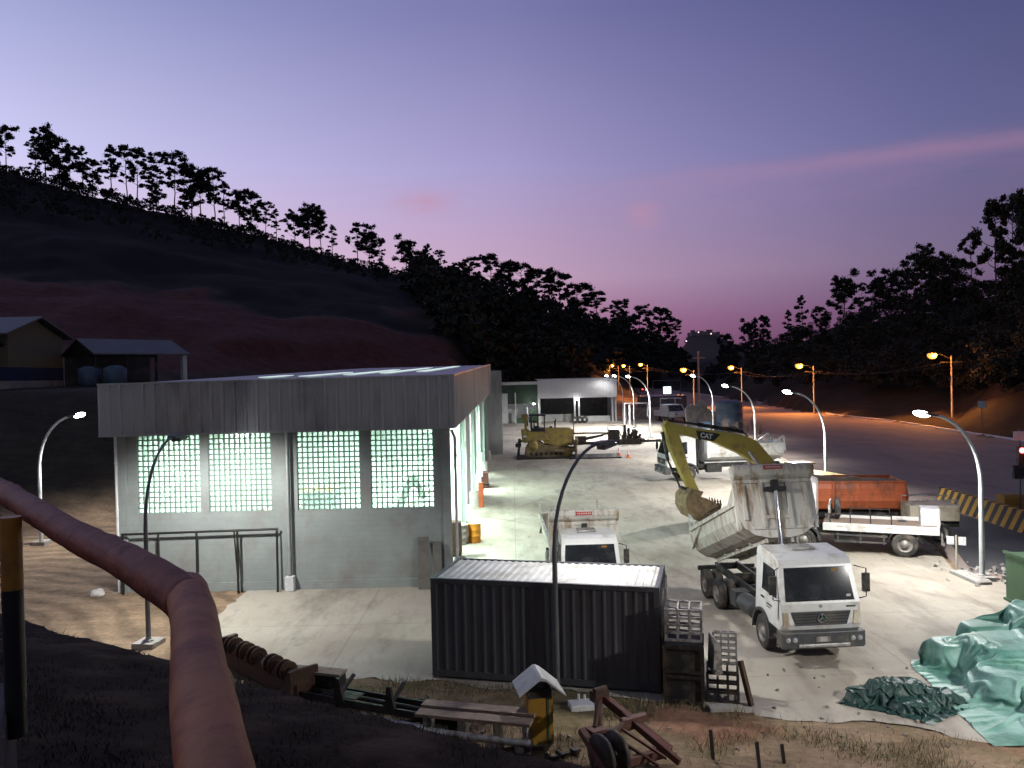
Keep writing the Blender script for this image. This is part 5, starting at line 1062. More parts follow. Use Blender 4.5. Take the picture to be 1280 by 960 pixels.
for i in range(70):
    x, y, s_ = r_.gauss(0, .75), r_.gauss(0, .8), r_.uniform(.04, .14); rb.box((x, y, s_*.3), (s_*1.6, s_, s_*.8), (r_.random()*3, r_.random()*3, r_.random()*3))
rb.v = [(a+18.0, c+30.3, d+.03) for a, c, d in rb.v]; tag(rb.build('rubble', M['concrete']), kind='stuff')
rs = thing('road_sign', 'small white square sign at the dark forest edge beyond the road', 'sign', (58.65, 100, gz(58.65, 100))); b = MB(); b.cyl((0, 0, -.2), (0, 0, 3.2-rs.location.z), .06); b.build('post', M['housing'], rs); b = MB(); b.box((0, -.08, 3.1-rs.location.z), (1.0, .05, .9)); b.build('plate', M['signwhite'], rs)
gp = thing('green_bin', 'dark green sheet sided waste container at the right beside the green tarpaulin', 'waste container', (16.6, 24.4, .02), R(1)); b = MB(); b.box((1.9, 1.3, .85), (3.8, 2.6, 1.6)); bb = b.build('bin_body', M['greenpanel'], gp, .02); b = MB()
for q in (.05, 1.0, 1.95, 2.9, 3.75): b.box((q, -.03, .85), (.08, .06, 1.6))
for z in (.08, 1.66): b.box((1.9, -.02, z), (3.9, .1, .08)); b.box((-.01, 1.3, z), (.1, 2.7, .08))
b.build('rib', M['greenpanel'], bb)

# ------------------------------------------------------------------ tarpaulins
def seg_dist(X, Y, poly):
    D = np.full(X.shape, 1e9)
    for i in range(len(poly)):
        a = poly[i]; b_ = poly[(i+1) % len(poly)]; dx_, dy_ = b_[0]-a[0], b_[1]-a[1]; q = dx_*dx_+dy_*dy_
        t_ = np.clip(((X-a[0])*dx_+(Y-a[1])*dy_)/q, 0, 1); D = np.minimum(D, np.hypot(X-a[0]-t_*dx_, Y-a[1]-t_*dy_))
    return D
def drape(name, corners, nu, nv, slack, zinit, hf, steps, m, seed, grav=.0022, fric=.55, stiff_bend=.12):
    """a sheet laid over a heap: position based cloth settling on the heap's surface"""
    A, B_, C_, D_ = [np.array((*c[:2], 0.)) for c in corners]
    U_, V_ = np.meshgrid(np.linspace(0, 1, nu), np.linspace(0, 1, nv), indexing='ij'); U3, V3 = U_[..., None], V_[..., None]
    P = A*(1-U3)*(1-V3)+B_*U3*(1-V3)+C_*U3*V3+D_*(1-U3)*V3
    def ln(a): return np.linalg.norm(a, axis=-1)
    ru = ln(P[1:]-P[:-1])*slack; rv = ln(P[:, 1:]-P[:, :-1])*slack
    rd1 = ln(P[1:, 1:]-P[:-1, :-1])*slack; rd2 = ln(P[1:, :-1]-P[:-1, 1:])*slack; ru2 = ln(P[2:]-P[:-2])*slack; rv2 = ln(P[:, 2:]-P[:, :-2])*slack
    P[..., 2] = hf(P[..., 0], P[..., 1])+zinit(P[..., 0], P[..., 1]); g_ = np.random.default_rng(seed); P += g_.normal(size=P.shape)*.012
    Q = P.copy()
    def proj(a, b, r, k):
        d = b-a; l_ = np.maximum(ln(d), 1e-6); c = (k*.5*(l_-r)/l_)[..., None]*d; return c
    for st in range(steps):
        vel = (P-Q)*.965; Q = P.copy(); P = P+vel; P[..., 2] -= grav
        for it in range(9):
            for o in (0, 1):
                c = proj(P[o:-1:2], P[o+1::2], ru[o::2], 1.); P[o:-1:2] += c; P[o+1::2] -= c
                c = proj(P[:, o:-1:2], P[:, o+1::2], rv[:, o::2], 1.); P[:, o:-1:2] += c; P[:, o+1::2] -= c
                c = proj(P[o:-1:2, :-1], P[o+1::2, 1:], rd1[o::2], .5); P[o:-1:2, :-1] += c; P[o+1::2, 1:] -= c
                c = proj(P[o:-1:2, 1:], P[o+1::2, :-1], rd2[o::2], .5); P[o:-1:2, 1:] += c; P[o+1::2, :-1] -= c
            for o in range(4):
                n_ = len(P[o:-2:4]); 
                if n_: c = proj(P[o:-2:4], P[o+2::4][:n_], ru2[o::4], stiff_bend); P[o:-2:4] += c; P[o+2::4][:n_] -= c
                n_ = P[:, o:-2:4].shape[1]
                if n_: c = proj(P[:, o:-2:4], P[:, o+2::4][:, :n_], rv2[:, o::4], stiff_bend); P[:, o:-2:4] += c; P[:, o+2::4][:, :n_] -= c
            fl_ = hf(P[..., 0], P[..., 1])+.015; hit = P[..., 2] < fl_
            P[..., 2] = np.where(hit, fl_, P[..., 2]); k_ = np.where(hit, fric, 0)[..., None]; P[..., :2] = P[..., :2]*(1-k_)+Q[..., :2]*k_
    I_ = np.arange(nu*nv).reshape(nu, nv); fs = np.stack([I_[:-1, :-1], I_[1:, :-1], I_[1:, 1:], I_[:-1, 1:]], -1).reshape(-1, 4)
    mb = MB(); mb.v = P.reshape(-1, 3).tolist(); mb.f = fs.tolist(); mb.m = [0]*len(fs); mb.s = [True]*len(fs); o = mb.build(name, m)
    sb = o.modifiers.new('smooth', 'SUBSURF'); sb.levels = sb.render_levels = 1; return o
def bumps(L, base=.02):
    def f(x, y):
        z = np.full(np.shape(x), base)
        for cx, cy, a, b, h, p in L: z = np.maximum(z, base+h*np.clip(1.25-(np.abs((x-cx)/a)**p+np.abs((y-cy)/b)**p), 0, 1)**.6)
        return z
    return f
heap = bumps([(13.0, 20.6, 1.5, 1.1, .85, 4), (14.8, 21.9, 1.3, 1.0, 1.25, 4), (12.1, 19.3, 1.0, .9, .55, 3), (13.9, 19.0, 1.2, .8, .62, 3), (16.0, 20.4, .8, 1.2, 1.0, 4), (11.7, 21.3, .75, .6, .62, 4), (12.3, 18.2, .7, .6, .35, 3), (13.1, 22.2, .9, .5, .8, 4)])
nzv = lambda x, y, s_, z_: np.array([mnoise.noise(Vector((a*s_, b*s_, z_))) for a, b in zip(np.ravel(x), np.ravel(y))]).reshape(np.shape(x))
o = drape('tarpaulin', [(10.35, 21.7), (10.05, 16.75), (16.6, 16.9), (17.2, 23.9)], 120, 128, 1.16, lambda x, y: .25+.16*nzv(x, y, 1.1, 2.), heap, 100, M['tarp'], 3)
tag(o, 'big light green tarpaulin spread over a heap at the lower right', 'tarpaulin')
heap2 = bumps([(9.1, 19.2, .75, .42, .40, 3), (8.3, 19.25, .4, .32, .22, 3), (9.95, 18.95, .5, .36, .26, 3), (9.2, 18.6, .5, .3, .2, 3)])
o = drape('tarpaulin', [(7.60, 19.0), (9.2, 17.75), (10.85, 18.75), (9.0, 20.35)], 92, 92, 1.36, lambda x, y: .10+.34*np.abs(nzv(x, y, 2.1, 5.))+.22*np.abs(nzv(x, y, 4.2, 9.)), heap2, 70, M['darktarp'], 5, fric=.85, stiff_bend=.05)
tag(o, 'smaller crumpled dark green tarpaulin lying left of the big light green one', 'tarpaulin')
b = MB(); b.lathe([(.25, .05), (.33, .0), (.33, .1), (.28, .14)], (0, 0, 0), 'z', 20); tag(b.build('rusty_ring', M['redrust'], loc=(14.35, 24.0, 1.0)), 'rusty reddish ring lying atop the tarpaulin heap edge', 'ring'); bpy.data.objects['rusty_ring'].location = (14.0, 23.9, .05)

# ------------------------------------------------------------------ racks and crates at the container end
def lattice(name, label, W, H, nx, nz, m, loc, rz, tilt=0., dep=.5, t_=.05):
    b = MB()
    for yq in (-dep/2, dep/2):
        for i in range(nx+1): b.box((-W/2+W*i/nx, yq, H/2), (t_, t_, H))
        for j in range(nz+1): b.box((0, yq, t_/2+(H-t_)*j/nz), (W, t_, t_))
    for i in range(nx+1):
        for j in range(0, nz+1): b.box((-W/2+W*i/nx, 0, t_/2+(H-t_)*j/nz), (t_*.8, dep, t_*.8))
    o = b.build(name, m, loc=loc); o.rotation_euler = (tilt, 0, rz); return tag(o, label, 'frame rack')
az_ = math.atan2(cdir.y, cdir.x)
def crate(x, y, z, label, h):
    t = thing('crate', label, 'crate', (x, y, z), az_, 'dark crates at the container end'); b = MB(); b.box((0, 0, h/2), (.84, .96, h)); bb = b.build('crate_box', M['black'], t, .01)
    for k_ in (-.5, .5):
        b = MB()
        for q in (-.45, .45): b.box((q*.98, k_*.98, h/2), (.07, .07, h))
        for z_ in (.06, h-.06): b.box((0, k_*1.0, z_), (.83, .05, .09))
        b.build('crate_rail', M['scrap'], t)
crate(4.08, 19.62, .02, 'lower dark crate standing on the ground at the container end', .72); crate(4.08, 19.62, .75, 'upper dark crate stacked on the other at the container end', .70)
lattice('frame_rack', 'pale steel lattice frames stacked on the upper dark crate', .84, .78, 3, 4, M['palesteel'], (4.12, 19.75, 1.46), az_, 0, .8, .055)
lattice('frame_rack', 'low dark steel rack standing right of the crates', .72, .72, 3, 3, M['scrap'], (5.0, 19.55, .02), az_, 0, .75, .05)
lattice('frame_rack', 'dark lattice frame stood upright on the low rack', .55, .78, 3, 5, M['palesteel'], (5.12, 19.75, .75), az_, R(-8), .22, .045)
b = MB(); b.prism([(-.06, 0), (.16, .0), (.10, .72), (-.02, .82)], 'y', -.3, .3); b.cyl((.02, -.42, .06), (.02, -.34, .06), .07); tag(b.build('bent_plate', M['palesteel'], loc=(4.72, 19.35, .77)), 'bent pale plate wedged between the crates and the upright lattice frame', 'plate')
b = MB(); b.beam((0, 0, 0.02), (-.16, .3, 1.0), .09, .12); tag(b.build('steel_post', M['rust'], loc=(5.52, 18.95, .0)), 'dark rusty steel post leaning on the low rack', 'post')
b = MB(); b.box((0, 0, .05), (.55, .3, .08)); tag(b.build('board', M['concrete'], loc=(4.75, 18.75, .03)), 'pale slab lying on the ground before the low rack', 'slab')

# ------------------------------------------------------------------ things along the foot of the bank
r_ = random.Random(77)
SCR = [(-4.6, 19.6, 1.5, -20, 'thin rusty bar lying beside the short black beam'), (-4.0, 18.75, 1.9, -35, 'rusty bar lying across the upper end of the conveyor frame'), (-2.6, 18.4, 1.3, -5, 'bent bar lying just below the middle of the conveyor frame'), (-1.9, 19.3, 1.2, -28, 'loose rusty bar on the dirt above the conveyor frame'), (-.3, 16.9, 1.6, -12, 'rusty bar lying below the weathered plank pair'), (.9, 16.6, .9, 30, 'short rusty bar at the foot of the yellow box post'), (-1.3, 18.3, .8, 50, 'short bar on end between conveyor frame and planks')]
for x, y, l_, a_, lab in SCR:
    b = MB(); b.beam((-l_/2, 0, .05), (l_/2, .05, .09), .07, .06); b.box((l_*.3, 0, .1), (.14, .16, .12)); b.box((-l_*.4, .02, .08), (.08, .22, .10)); b.cyl((-l_*.1, -.1, .1), (-l_*.1, .12, .12), .05, n=8)
    o = b.build('scrap_bar', M['rust'] if r_.random() < .6 else M['scrap'], loc=(x, y, gz(x, y))); o.rotation_euler = (R(r_.uniform(-8, 8)), R(r_.uniform(-6, 6)), R(a_)); tag(o, lab, 'scrap bar', 'scrap bars along the foot of the bank')
yb = thing('post_box', 'yellow box post with a bent grey sheet hood at the foot of the bank', 'box', (.42, 17.5, 0), R(10)); b = MB(); b.box((0, 0, .5), (.55, .5, 1.0)); b.box((.16, -.255, .5), (.06, .02, .98), mat=1); b.build('box_body', [M['yellow'], M['greenpanel']], yb, .02)
b = MB(); b.box((0, 0, 1.08), (.5, .46, .18)); b.build('dark_opening', M['black'], yb)
b = MB(); b.prism([(-.50, 1.18), (-.06, 1.5), (.0, 1.52), (.10, 1.48), (.52, 1.12), (.52, 1.09), (.08, 1.44), (-.05, 1.46), (-.50, 1.14)], 'y', -.45, .42); hd = b.build('hood', M['controof'], yb)
wb = thing('cabinet_lid', 'small white metal box lid lying on the ground before the container', 'metal box', (1.55, 19.0, gz(1.55, 19.0)+.03), R(8)); b = MB(); b.box((0, 0, .08), (.72, .42, .16)); b.cyl((-.1, .15, .1), (-.1, .15, .3), .03); b.cyl((.05, .17, .1), (.05, .17, .26), .03); b.build('lid_body', M['signwhite'], wb, .015); b = MB(); b.box((.5, .12, .06), (.3, .4, .10)); b.build('bracket', M['palesteel'], wb)
# rusty flanged drum roller
au = thing('flanged_roller', 'rusty machine roller with a row of round flanges at the left foot of the bank', 'machine part', (-6.75, 21.1, gz(-6.75, 21.1)), math.atan2(19.75-22.5, -5.4+8.2))
b = MB(); b.box((0, .1, .28), (3.9, .5, .42)); b.cyl((-2.0, 0, .52), (2.0, 0, .52), .17, n=14); b.build('roller_body', M['rust'], au, .02)
for q in (-1.65, -.95, -.35, .55, 1.2):
    b = MB()
    for k_ in (-.11, .11): b.lathe([(.1, -.04), (.21, -.045), (.25, -.02), (.25, .02), (.21, .045), (.1, .04)], (q+k_, 0, .66), 'x', 20)
    b.build('flange', M['rust'], au)
for cx_, sz_ in ((1.95, (.12, .8, .86)), (-2.0, (.14, .5, .8))): b = MB(); b.box((cx_, .03, .46), sz_); b.build('end_plate', M['rust'], au, .02)
fr_ = thing('conveyor_frame', 'long black steel conveyor frame with upright brackets at the foot of the bank', 'machine frame', (-3.2, 18.95, gz(-3.2, 18.95)), math.atan2(17.7-20.0, 5.0))
b = MB(); b.box((0, .3, .28), (4.6, .07, .17)); b.box((0, -.3, .28), (4.6, .07, .17)); b.cyl((-2.2, .05, .30), (2.2, -.05, .30), .06); b.box((-1.2, .0, .34), (1.0, .42, .03)); b.box((1.6, .02, .34), (.7, .45, .03))
for q in (-2.0, -1.0, 0, 1.0, 2.0): b.box((q, 0, .24), (.07, .68, .1))
b.build('frame_beam', M['scrap'], fr_, .01)
for q in (-1.1, .35): b = MB(); b.prism([(q-.14, .3), (q-.05, .85), (q+.05, .85), (q+.09, .6), (q+.18, .3)], 'y', -.36, -.28); b.beam((q, -.30, .4), (q+.05, .25, .75), .07, .07); b.build('bracket', M['scrap'], fr_)
b = MB(); b.cyl((-2.2, -.45, .12), (2.2, -.5, .12), .07); b.cyl((-1.5, -.65, .1), (2.4, -.62, .1), .06); b.build('roller_tube', M['palesteel'], fr_)
b = MB(); b.box((0, 0, .5), (1.35, .35, .3)); b.box((0, 0, .68), (1.4, .42, .06), mat=1); tag(b.build('beam_offcut', [M['black'], M['wood']], loc=(-5.05, 20.1, gz(-5, 20.1))), 'short black beam with board on top by the end of the rusty roller', 'beam'); bpy.data.objects['beam_offcut'].rotation_euler = (0, 0, R(-16))
pb_ = thing('plank_bed', 'pair of weathered brown planks on a steel stand left of the yellow box', 'planks', (-.95, 17.45, gz(-.95, 17.45)), R(-15)); 
for yq in (-.19, .19):
    b = MB(); b.box((0, yq, .62+(.05 if yq > 0 else 0)), (2.6, .33, .07)); b.build('plank', M['plank'] if 'plank' in M else M['wood'], pb_, .006)
b = MB()
for q in (-1.1, -.3, .5, 1.15): b.box((q, 0, .3), (.1, .5, .58)); b.box((q, -.3, .15), (.35, .25, .2))
b.cyl((-1.3, -.35, .3), (1.3, -.38, .25), .08); b.build('stand', M['palesteel'], pb_)
im = thing('plough_frame', 'dull red triangular implement frame lying tilted at the bottom of the picture', 'implement', (2.05, 16.45, gz(2.05, 16.45)), R(28))
b = MB(); b.beam((-.85, -.5, .25), (.0, .75, 1.05), .16, .16); b.beam((.85, -.6, .25), (.1, .75, 1.05), .16, .16); b.beam((-.85, -.5, .25), (.85, -.6, .25), .14, .18); b.beam((-.45, .1, .62), (.5, .05, .62), .12, .12); b.beam((-.8, -.9, .2), (-.8, .2, .75), .14, .14); b.beam((.3, .3, .8), (.75, -1.0, .2), .1, .14); b.build('main_frame', M['redrust'], im, .015)
b = MB(); b.box((.05, .78, 1.08), (.35, .25, .22)); b.cyl((-.1, .75, 1.2), (.22, .78, 1.2), .07); b.cyl((-.5, .15, .75), (-.15, .5, 1.1), .05); b.cyl((-.3, -.2, .7), (.4, .2, .75), .05); b.build('hitch', M['rust'], im)
b = MB(); b.box((-.5, .1, .7), (.35, .3, .12)); b.box((.45, .1, .72), (.6, .16, .14)); b.beam((0, .0, .7), (.5, -.9, .3), .05, .05); b.beam((-.2, .0, .6), (.3, -.9, .2), .05, .05); b.build('cross_bar', M['redrust'], im)
for q in (-.75, -.4): b = MB(); b.lathe([(.08, -.04), (.42, -.06), (.45, 0), (.42, .06), (.08, .04)], (q, -.45, .45), 'x', 18); b.build('disc', M['scrap'], im)
for i, (u, v, h_, l_) in enumerate(((892, 950, .62, 'taller thin stake standing in the dry grass, left one of three'), (950, 962, .55, 'thin stake in the dry grass, middle one of three'), (981, 955, .4, 'shortest thin stake in the dry grass, right one of three'))):
    p = G(u, v); z_ = gz(p[0], p[1]); b = MB(); b.beam((0, 0, -.1), (-.05, .02, h_), .07, .03); tag(b.build('stake', M['scrap'], loc=(p[0], p[1], z_)), l_, 'stake', 'stakes in the dry grass')
def rock(label, x, y, s_, m, seed, flat=.7):
    bm = bmesh.new(); bmesh.ops.create_icosphere(bm, subdivisions=3, radius=s_)
    for v in bm.verts: v.co *= 1+.35*mnoise.noise(v.co*2.2/s_*.5+Vector((seed, 0, 0))); v.co.z *= flat
    me = bpy.data.meshes.new('rock'); bm.to_mesh(me); bm.free(); me.materials.append(m); o = bpy.data.objects.new('rock', me); COL.objects.link(o); o.location = (x, y, gz(x, y)+s_*flat*.55); tag(o, label, 'rock')
rock('pale round rock on the dirt left of the hall', -15.9, 30.3, .26, M['stone'], 3)
r_ = random.Random(21); pb2 = MB()
for i in range(420):
    x = r_.uniform(-9, 12); y = r_.uniform(16.2, 21.5); s_ = r_.uniform(.015, .06)
    on_ = in_poly(np.array([x]), np.array([y]), YARD)[0]
    if on_ and r_.random() > .3: continue
    z_ = gz(x, y)+(.02 if on_ else 0); pb2.box((x, y, z_+s_*.3), (s_*1.7, s_*1.2, s_), (r_.random()*3, r_.random()*3, r_.random()*3))
M['pebble'] = mat('dusty_pebble', (.24, .20, .165), .95, 0, .3, 3)
tag(pb2.build('gravel', M['pebble']), kind='stuff')

# ------------------------------------------------------------------ house and open shed on the terrace, left
hs = thing('house', 'cream house with blue band and white base on the dark terrace at the far left', 'house', (-47.6, 66, 7.75))
b = MB(); b.box((0, 4, 2.4), (12.2, 8, 4.8)); w_ = b.build('wall', M['creamwall'], hs); b = MB(); b.box((0, 4, 1.35), (12.24, 8.04, 1.15)); b.build('blue_band', M['bluewall'], hs); b = MB(); b.box((0, 4, .36), (12.28, 8.08, .85)); b.build('white_base', M['concrete'], hs)
b = MB(); b.prism([(-1.0, 4.55), (4.0, 6.25), (9.0, 4.55), (9.0, 4.7), (4.0, 6.4), (-1.0, 4.7)], 'x', -6.8, 6.7); b.prism([(.02, 4.75), (4.0, 6.1), (7.98, 4.75)], 'x', -6.0, 6.0, 1); b.build('roof', [M['oldroof'], M['creamwall']], hs)
shd = thing('open_shed', 'open shed with pale metal roof and posts on the dark terrace', 'shed', (-36.3, 75, 8.3)); zb = gz(-36.3, 75)
shd.location.z = zb; shd.rotation_euler = (0, 0, R(50))
b = MB(); b.prism([(-3.6, 2.6), (0, 4.05), (3.6, 2.6), (3.6, 2.72), (0, 4.17), (-3.6, 2.72)], 'x', -4.2, 4.6); b.build('roof', M['oldroof'], shd); b = MB(); b.prism([(-3.4, 2.62), (0, 4.0), (3.4, 2.62)], 'x', -4.0, -3.9); b.build('gable', M['black'], shd)
b = MB(); b.box((4.2, -3.1, 1.25), (.4, .5, 2.9)); b.build('pillar', M['whitewall'], shd)
for x in (-3.9, -1.2, 1.5):
    b = MB(); b.box((x, -3.2, 1.25), (.18, .18, 2.9)); b.build('post', M['black'], shd)
b = MB(); b.box((0, 3.3, 1.25), (8, .2, 2.9)); b.build('back_wall', M['darkgrey'], shd)
for i, (x, l_) in enumerate(((-37.0, 'left of two dark blue tanks under the open shed roof'), (-34.8, 'right of two dark blue tanks under the open shed roof'))):
    b = MB(); b.lathe([(0, 0), (.8, 0), (.95, .1), (.95, 1.5), (.5, 1.75), (0, 1.8)], (0, 0, 0), 'z', 24); tag(b.build('water_tank', M['blueplastic'], loc=(x, 70.2, gz(x, 70.2)-.02)), l_, 'water tank')

# ------------------------------------------------------------------ trees
def tree_mesh(seed, H, spread, nl, style):
    g = np.random.default_rng(seed); r_ = random.Random(seed); b = MB(); C = []; S = []
    top = Vector((r_.uniform(-.8, .8), r_.uniform(-.8, .8), H*.9)); pts = [Vector((0, 0, -1.5))]
    for i in range(1, 9):
        f = i/8; pts.append(Vector((top.x*f+r_.uniform(-.12, .12), top.y*f+r_.uniform(-.12, .12), H*.9*f)))
    b.tube(pts, [.24*(1-.78*i/8) for i in range(9)], 7)
    def clump(c, rx, rz_, n):
        p = g.normal(size=(n, 3)); p /= np.linalg.norm(p, axis=1)[:, None]; p *= np.where(g.random(n) < .28, g.uniform(.9, 1.7, n), g.uniform(.15, 1, n)**.6)[:, None]; p[:, 2] = np.where(p[:, 2] < -.15, p[:, 2]*.4, p[:, 2])
        C.append(np.array(c)+p*np.array([rx, rx, rz_]))
    for k in range(nl):
        f = (.97-.62*((k+r_.random())/nl)**1.25) if style != 2 else (.97-.85*((k+r_.random())/nl)); i = min(7, int(f*8)); base = pts[i].lerp(pts[i+1], f*8-i)
        a = k*2.4+r_.uniform(-.7, .7); ln = spread*r_.uniform(.35, 1.)*(.55+.75*(1-abs(f-.62)*1.4)); up = r_.uniform(.25, .8)
        tip = base+Vector((math.cos(a)*ln, math.sin(a)*ln, ln*up)); mid = base.lerp(tip, .5)+Vector((0, 0, -.10*ln))
        b.tube([base, mid, tip], [.085, .055, .03], 5)
        rx = r_.uniform(.45, 1.0)*(.75+.10*spread)*(1.25 if style == 1 else 1)
        clump(tip, rx, rx*r_.uniform(.55, .9), int(190*rx))
        for q in range(r_.randint(3, 5)):
            o_ = Vector((r_.uniform(-1, 1), r_.uniform(-1, 1), r_.uniform(-.5, .7)))*rx*1.25; r2_ = rx*r_.uniform(.3, .6); clump(tip+o_, r2_, r2_*r_.uniform(.5, .9), int(170*r2_)+20)
            b.tube([mid.lerp(tip, .6), tip+o_], [.03, .015], 4)
    clump(pts[-1]+Vector((0, 0, .4)), spread*.30, spread*.26, 110)
    for q in range(5): clump(pts[-1]+Vector((r_.uniform(-1, 1)*spread*.4, r_.uniform(-1, 1)*spread*.4, r_.uniform(-.4, 1.0))), spread*.17, spread*.13, 45)
    C = np.concatenate(C); return b, C
def make_tree(seed, H, spread, nl, style, leaf=.36):
    b, C = tree_mesh(seed, H, spread, nl, style); g = np.random.default_rng(seed+99)
    t = bpy.data.objects.new('eucalyptus_tree', None); COL.objects.link(t)
    b.build('trunk', M['bark'], t); quads_obj('crown', leaf_quads(C, leaf, g), M['leaf'], parent=t); return t
protos = [make_tree(11, 17, 3.9, 19, 0), make_tree(12, 19, 3.0, 17, 0), make_tree(13, 15, 4.3, 26, 1), make_tree(14, 20, 3.3, 24, 2), make_tree(15, 14, 3.7, 16, 0), make_tree(16, 18, 2.5, 13, 0), make_tree(17, 12, 3.9, 26, 2), make_tree(18, 18, 3.4, 14, 1), make_tree(19, 16, 2.8, 21, 2), make_tree(20, 19, 3.8, 17, 0)]
H0 = [17, 19, 15, 20, 14, 18, 12, 18, 16, 19]; ALT = {1: (1, 9), 5: (5, 8), 2: (2, 7), 0: (0, 9)}
used = set()
def place_tree(k, x, y, s, rz, label, group, sz=None):
    p = protos[k]
    if k in used: t = copy_tree(p)
    else: t = p; used.add(k)
    t.location = (x, y, gz(x, y)-.2); t.scale = (s, s, (sz or s)); t.rotation_euler = (0, 0, rz); tag(t, label, 'tree', group)
ORD = 'first second third fourth fifth sixth seventh eighth ninth tenth eleventh twelfth thirteenth fourteenth fifteenth sixteenth seventeenth eighteenth nineteenth twentieth'.split()
def ordinal(i): return ORD[i] if i < 20 else ['twenty', 'thirty', 'forty', 'fifty', 'sixty'][(i+1)//10-2]+('-'+ORD[(i+1) % 10-1] if (i+1) % 10 else 'ieth').replace('yieth', 'ieth')
# pixel column, top row and foot row of the trees along the left ridge
RIDGE = [(-6, 168, 212, 0), (8, 160, 214, 2), (44, 176, 226, 3), (58, 163, 228, 2), (75, 178, 234, 6), (88, 190, 238, 2), (104, 184, 242, 5), (116, 205, 246, 6), (140, 183, 252, 5), (160, 184, 258, 1), (172, 188, 262, 1), (192, 208, 268, 5), (196, 192, 270, 3), (218, 193, 274, 1), (232, 206, 280, 3), (240, 208, 282, 0), (252, 220, 286, 2), (270, 212, 290, 1), (281, 228, 294, 5), (300, 240, 300, 2), (314, 246, 304, 6), (332, 254, 308, 1), (346, 262, 311, 5), (370, 268, 318, 4), (388, 263, 321, 2), (402, 264, 324, 0), (416, 282, 328, 5),
         (448, 280, 334, 0), (462, 292, 338, 2), (476, 298, 340, 3), (508, 303, 346, 2), (522, 316, 349, 6), (536, 306, 352, 5), (552, 314, 356, 1), (572, 330, 360, 6), (590, 323, 364, 2), (614, 320, 368, 0), (630, 330, 372, 2), (652, 334, 376, 6), (672, 338, 380, 2), (690, 336, 384, 5), (702, 342, 386, 4), (722, 358, 392, 6), (745, 366, 396, 2), (772, 378, 402, 6), (800, 384, 406, 2), (825, 390, 412, 6), (845, 400, 416, 2)]
for i, (u, vt, vb, k) in enumerate(sorted(RIDGE)):
    yr = float(np.interp((u-640)/1000, PT, [290, 290, 290, 300, 310, 325, 340, 380, 430, 480, 600, 800]+[800]*10)); yr *= 1.0-.03*((i*7) % 3)/2
    p = DP(u, vb, yr); zb = gz(p[0], p[1]); Ht = DP(u, vt, yr)[2]-zb; k = ALT.get(k, (k,))[i % len(ALT.get(k, (k,)))]; h0 = H0[k]
    sz = max(.5, Ht/(h0*1.0)); place_tree(k, p[0], p[1], max(.72, sz*.95) if u < 560 else sz*1.15, (i*2.4) % 6.28, 'dark eucalyptus tree on the left ridge skyline, %s from the left' % ordinal(i), 'eucalyptus trees on the left ridge', sz*1.08)
RR = [(905, 418, 3, 6), (935, 402, 3, 2), (952, 396, 2, 6), (985, 385, 2, 5), (1002, 366, 2, 5), (1025, 384, 2, 6), (1055, 345, 0, 2), (1078, 350, 0, 3), (1098, 345, 0, 2), (1120, 335, 0, 2), (1152, 313, 0, 2), (1175, 322, 0, 6), (1192, 316, 0, 4), (1215, 285, 0, 3), (1243, 245, 0, 0), (1262, 235, 0, 3), (1286, 240, 0, 2)]
for i, (u, vt, _, k) in enumerate(RR):
    tx_ = (u-640)/1000; yr = float(np.interp(u, [900, 950, 1040, 1110, 1200, 1280, 1300], [420, 370, 275, 228, 175, 158, 155])); p = DP(u, vt, yr); zb = gz(p[0], p[1]); Ht = p[2]-zb; h0 = H0[k]
    sz = max(.35, Ht/h0); place_tree(k, p[0], p[1], sz*(.74 if u < 1200 else .60), (i*1.9) % 6.28, 'dark spreading tree on the right ridge skyline, %s from its left end' % ordinal(i), 'trees on the right ridge', sz)
b_, C_ = tree_mesh(40, 4.2, 1.5, 9, 0); t = thing('garden_tree', 'small dark tree before the cream house wall', 'tree', (-43.2, 62.5, gz(-43.2, 62.5))); b_.build('trunk', M['bark'], t); quads_obj('crown', leaf_quads(C_, .3, np.random.default_rng(3)), M['leaf'], parent=t)

# forest masses on both valley sides
def forest(name, pts, hmin, hmax, leaf, n, seed):
    g = np.random.default_rng(seed); C = []; S = []
    for x, y in pts:
        z = gz(x, y); h = g.uniform(hmin, hmax); k = g.integers(4, 8)
        for _ in range(k):
            c = np.array([x, y, z])+np.array([g.normal()*h*.2, g.normal()*h*.2, h*g.uniform(.3, .92)]); rr = h*g.uniform(.10, .24)
            p = g.normal(size=(n//k, 3)); p /= np.linalg.norm(p, axis=1)[:, None]; p *= g.uniform(.3, 1, len(p))[:, None]**.4; C.append(c+p*np.array([rr, rr, rr*.7])); S.append(np.full(len(p), leaf*(h/10)))
    C = np.concatenate(C); S = np.concatenate(S); return tag(quads_obj(name, leaf_quads(C, S, g), M['leaf2']), kind='stuff')
g = np.random.default_rng(5); pts = []
while len(pts) < 620:                                 # right side, from the road edge to the ridge
    u = g.uniform(880, 1420); tx_ = (u-640)/1000; y0 = float(np.interp(u, [870, 905, 950, 1040, 1110, 1200, 1280, 1500], [480, 300, 210, 155, 142, 131, 104, 78])); y1 = y0*1.0+float(np.interp(u, [870, 950, 1040, 1280, 1500], [260, 190, 150, 90, 80])); y = y0+(y1-y0)*g.random()**1.2; pts.append((tx_*y, y))
forest('forest', pts, 4.0, 8.0, .5, 620, 6)
pts = []
while len(pts) < 520:                                 # left side, below the ridge towards the gap
    u = g.uniform(520, 868); tx_ = (u-640)/1000; yr = float(np.interp(u, [520, 560, 640, 700, 780, 850], [365, 380, 430, 480, 600, 800])); y0 = float(np.interp(u, [520, 560, 640, 700, 780, 850], [190, 150, 160, 190, 280, 450])); y = y0+(yr*.955-y0)*g.random()**.8; pts.append((tx_*y, y))
forest('forest', pts, 6, 12, 1.1, 220, 8)
pts = []
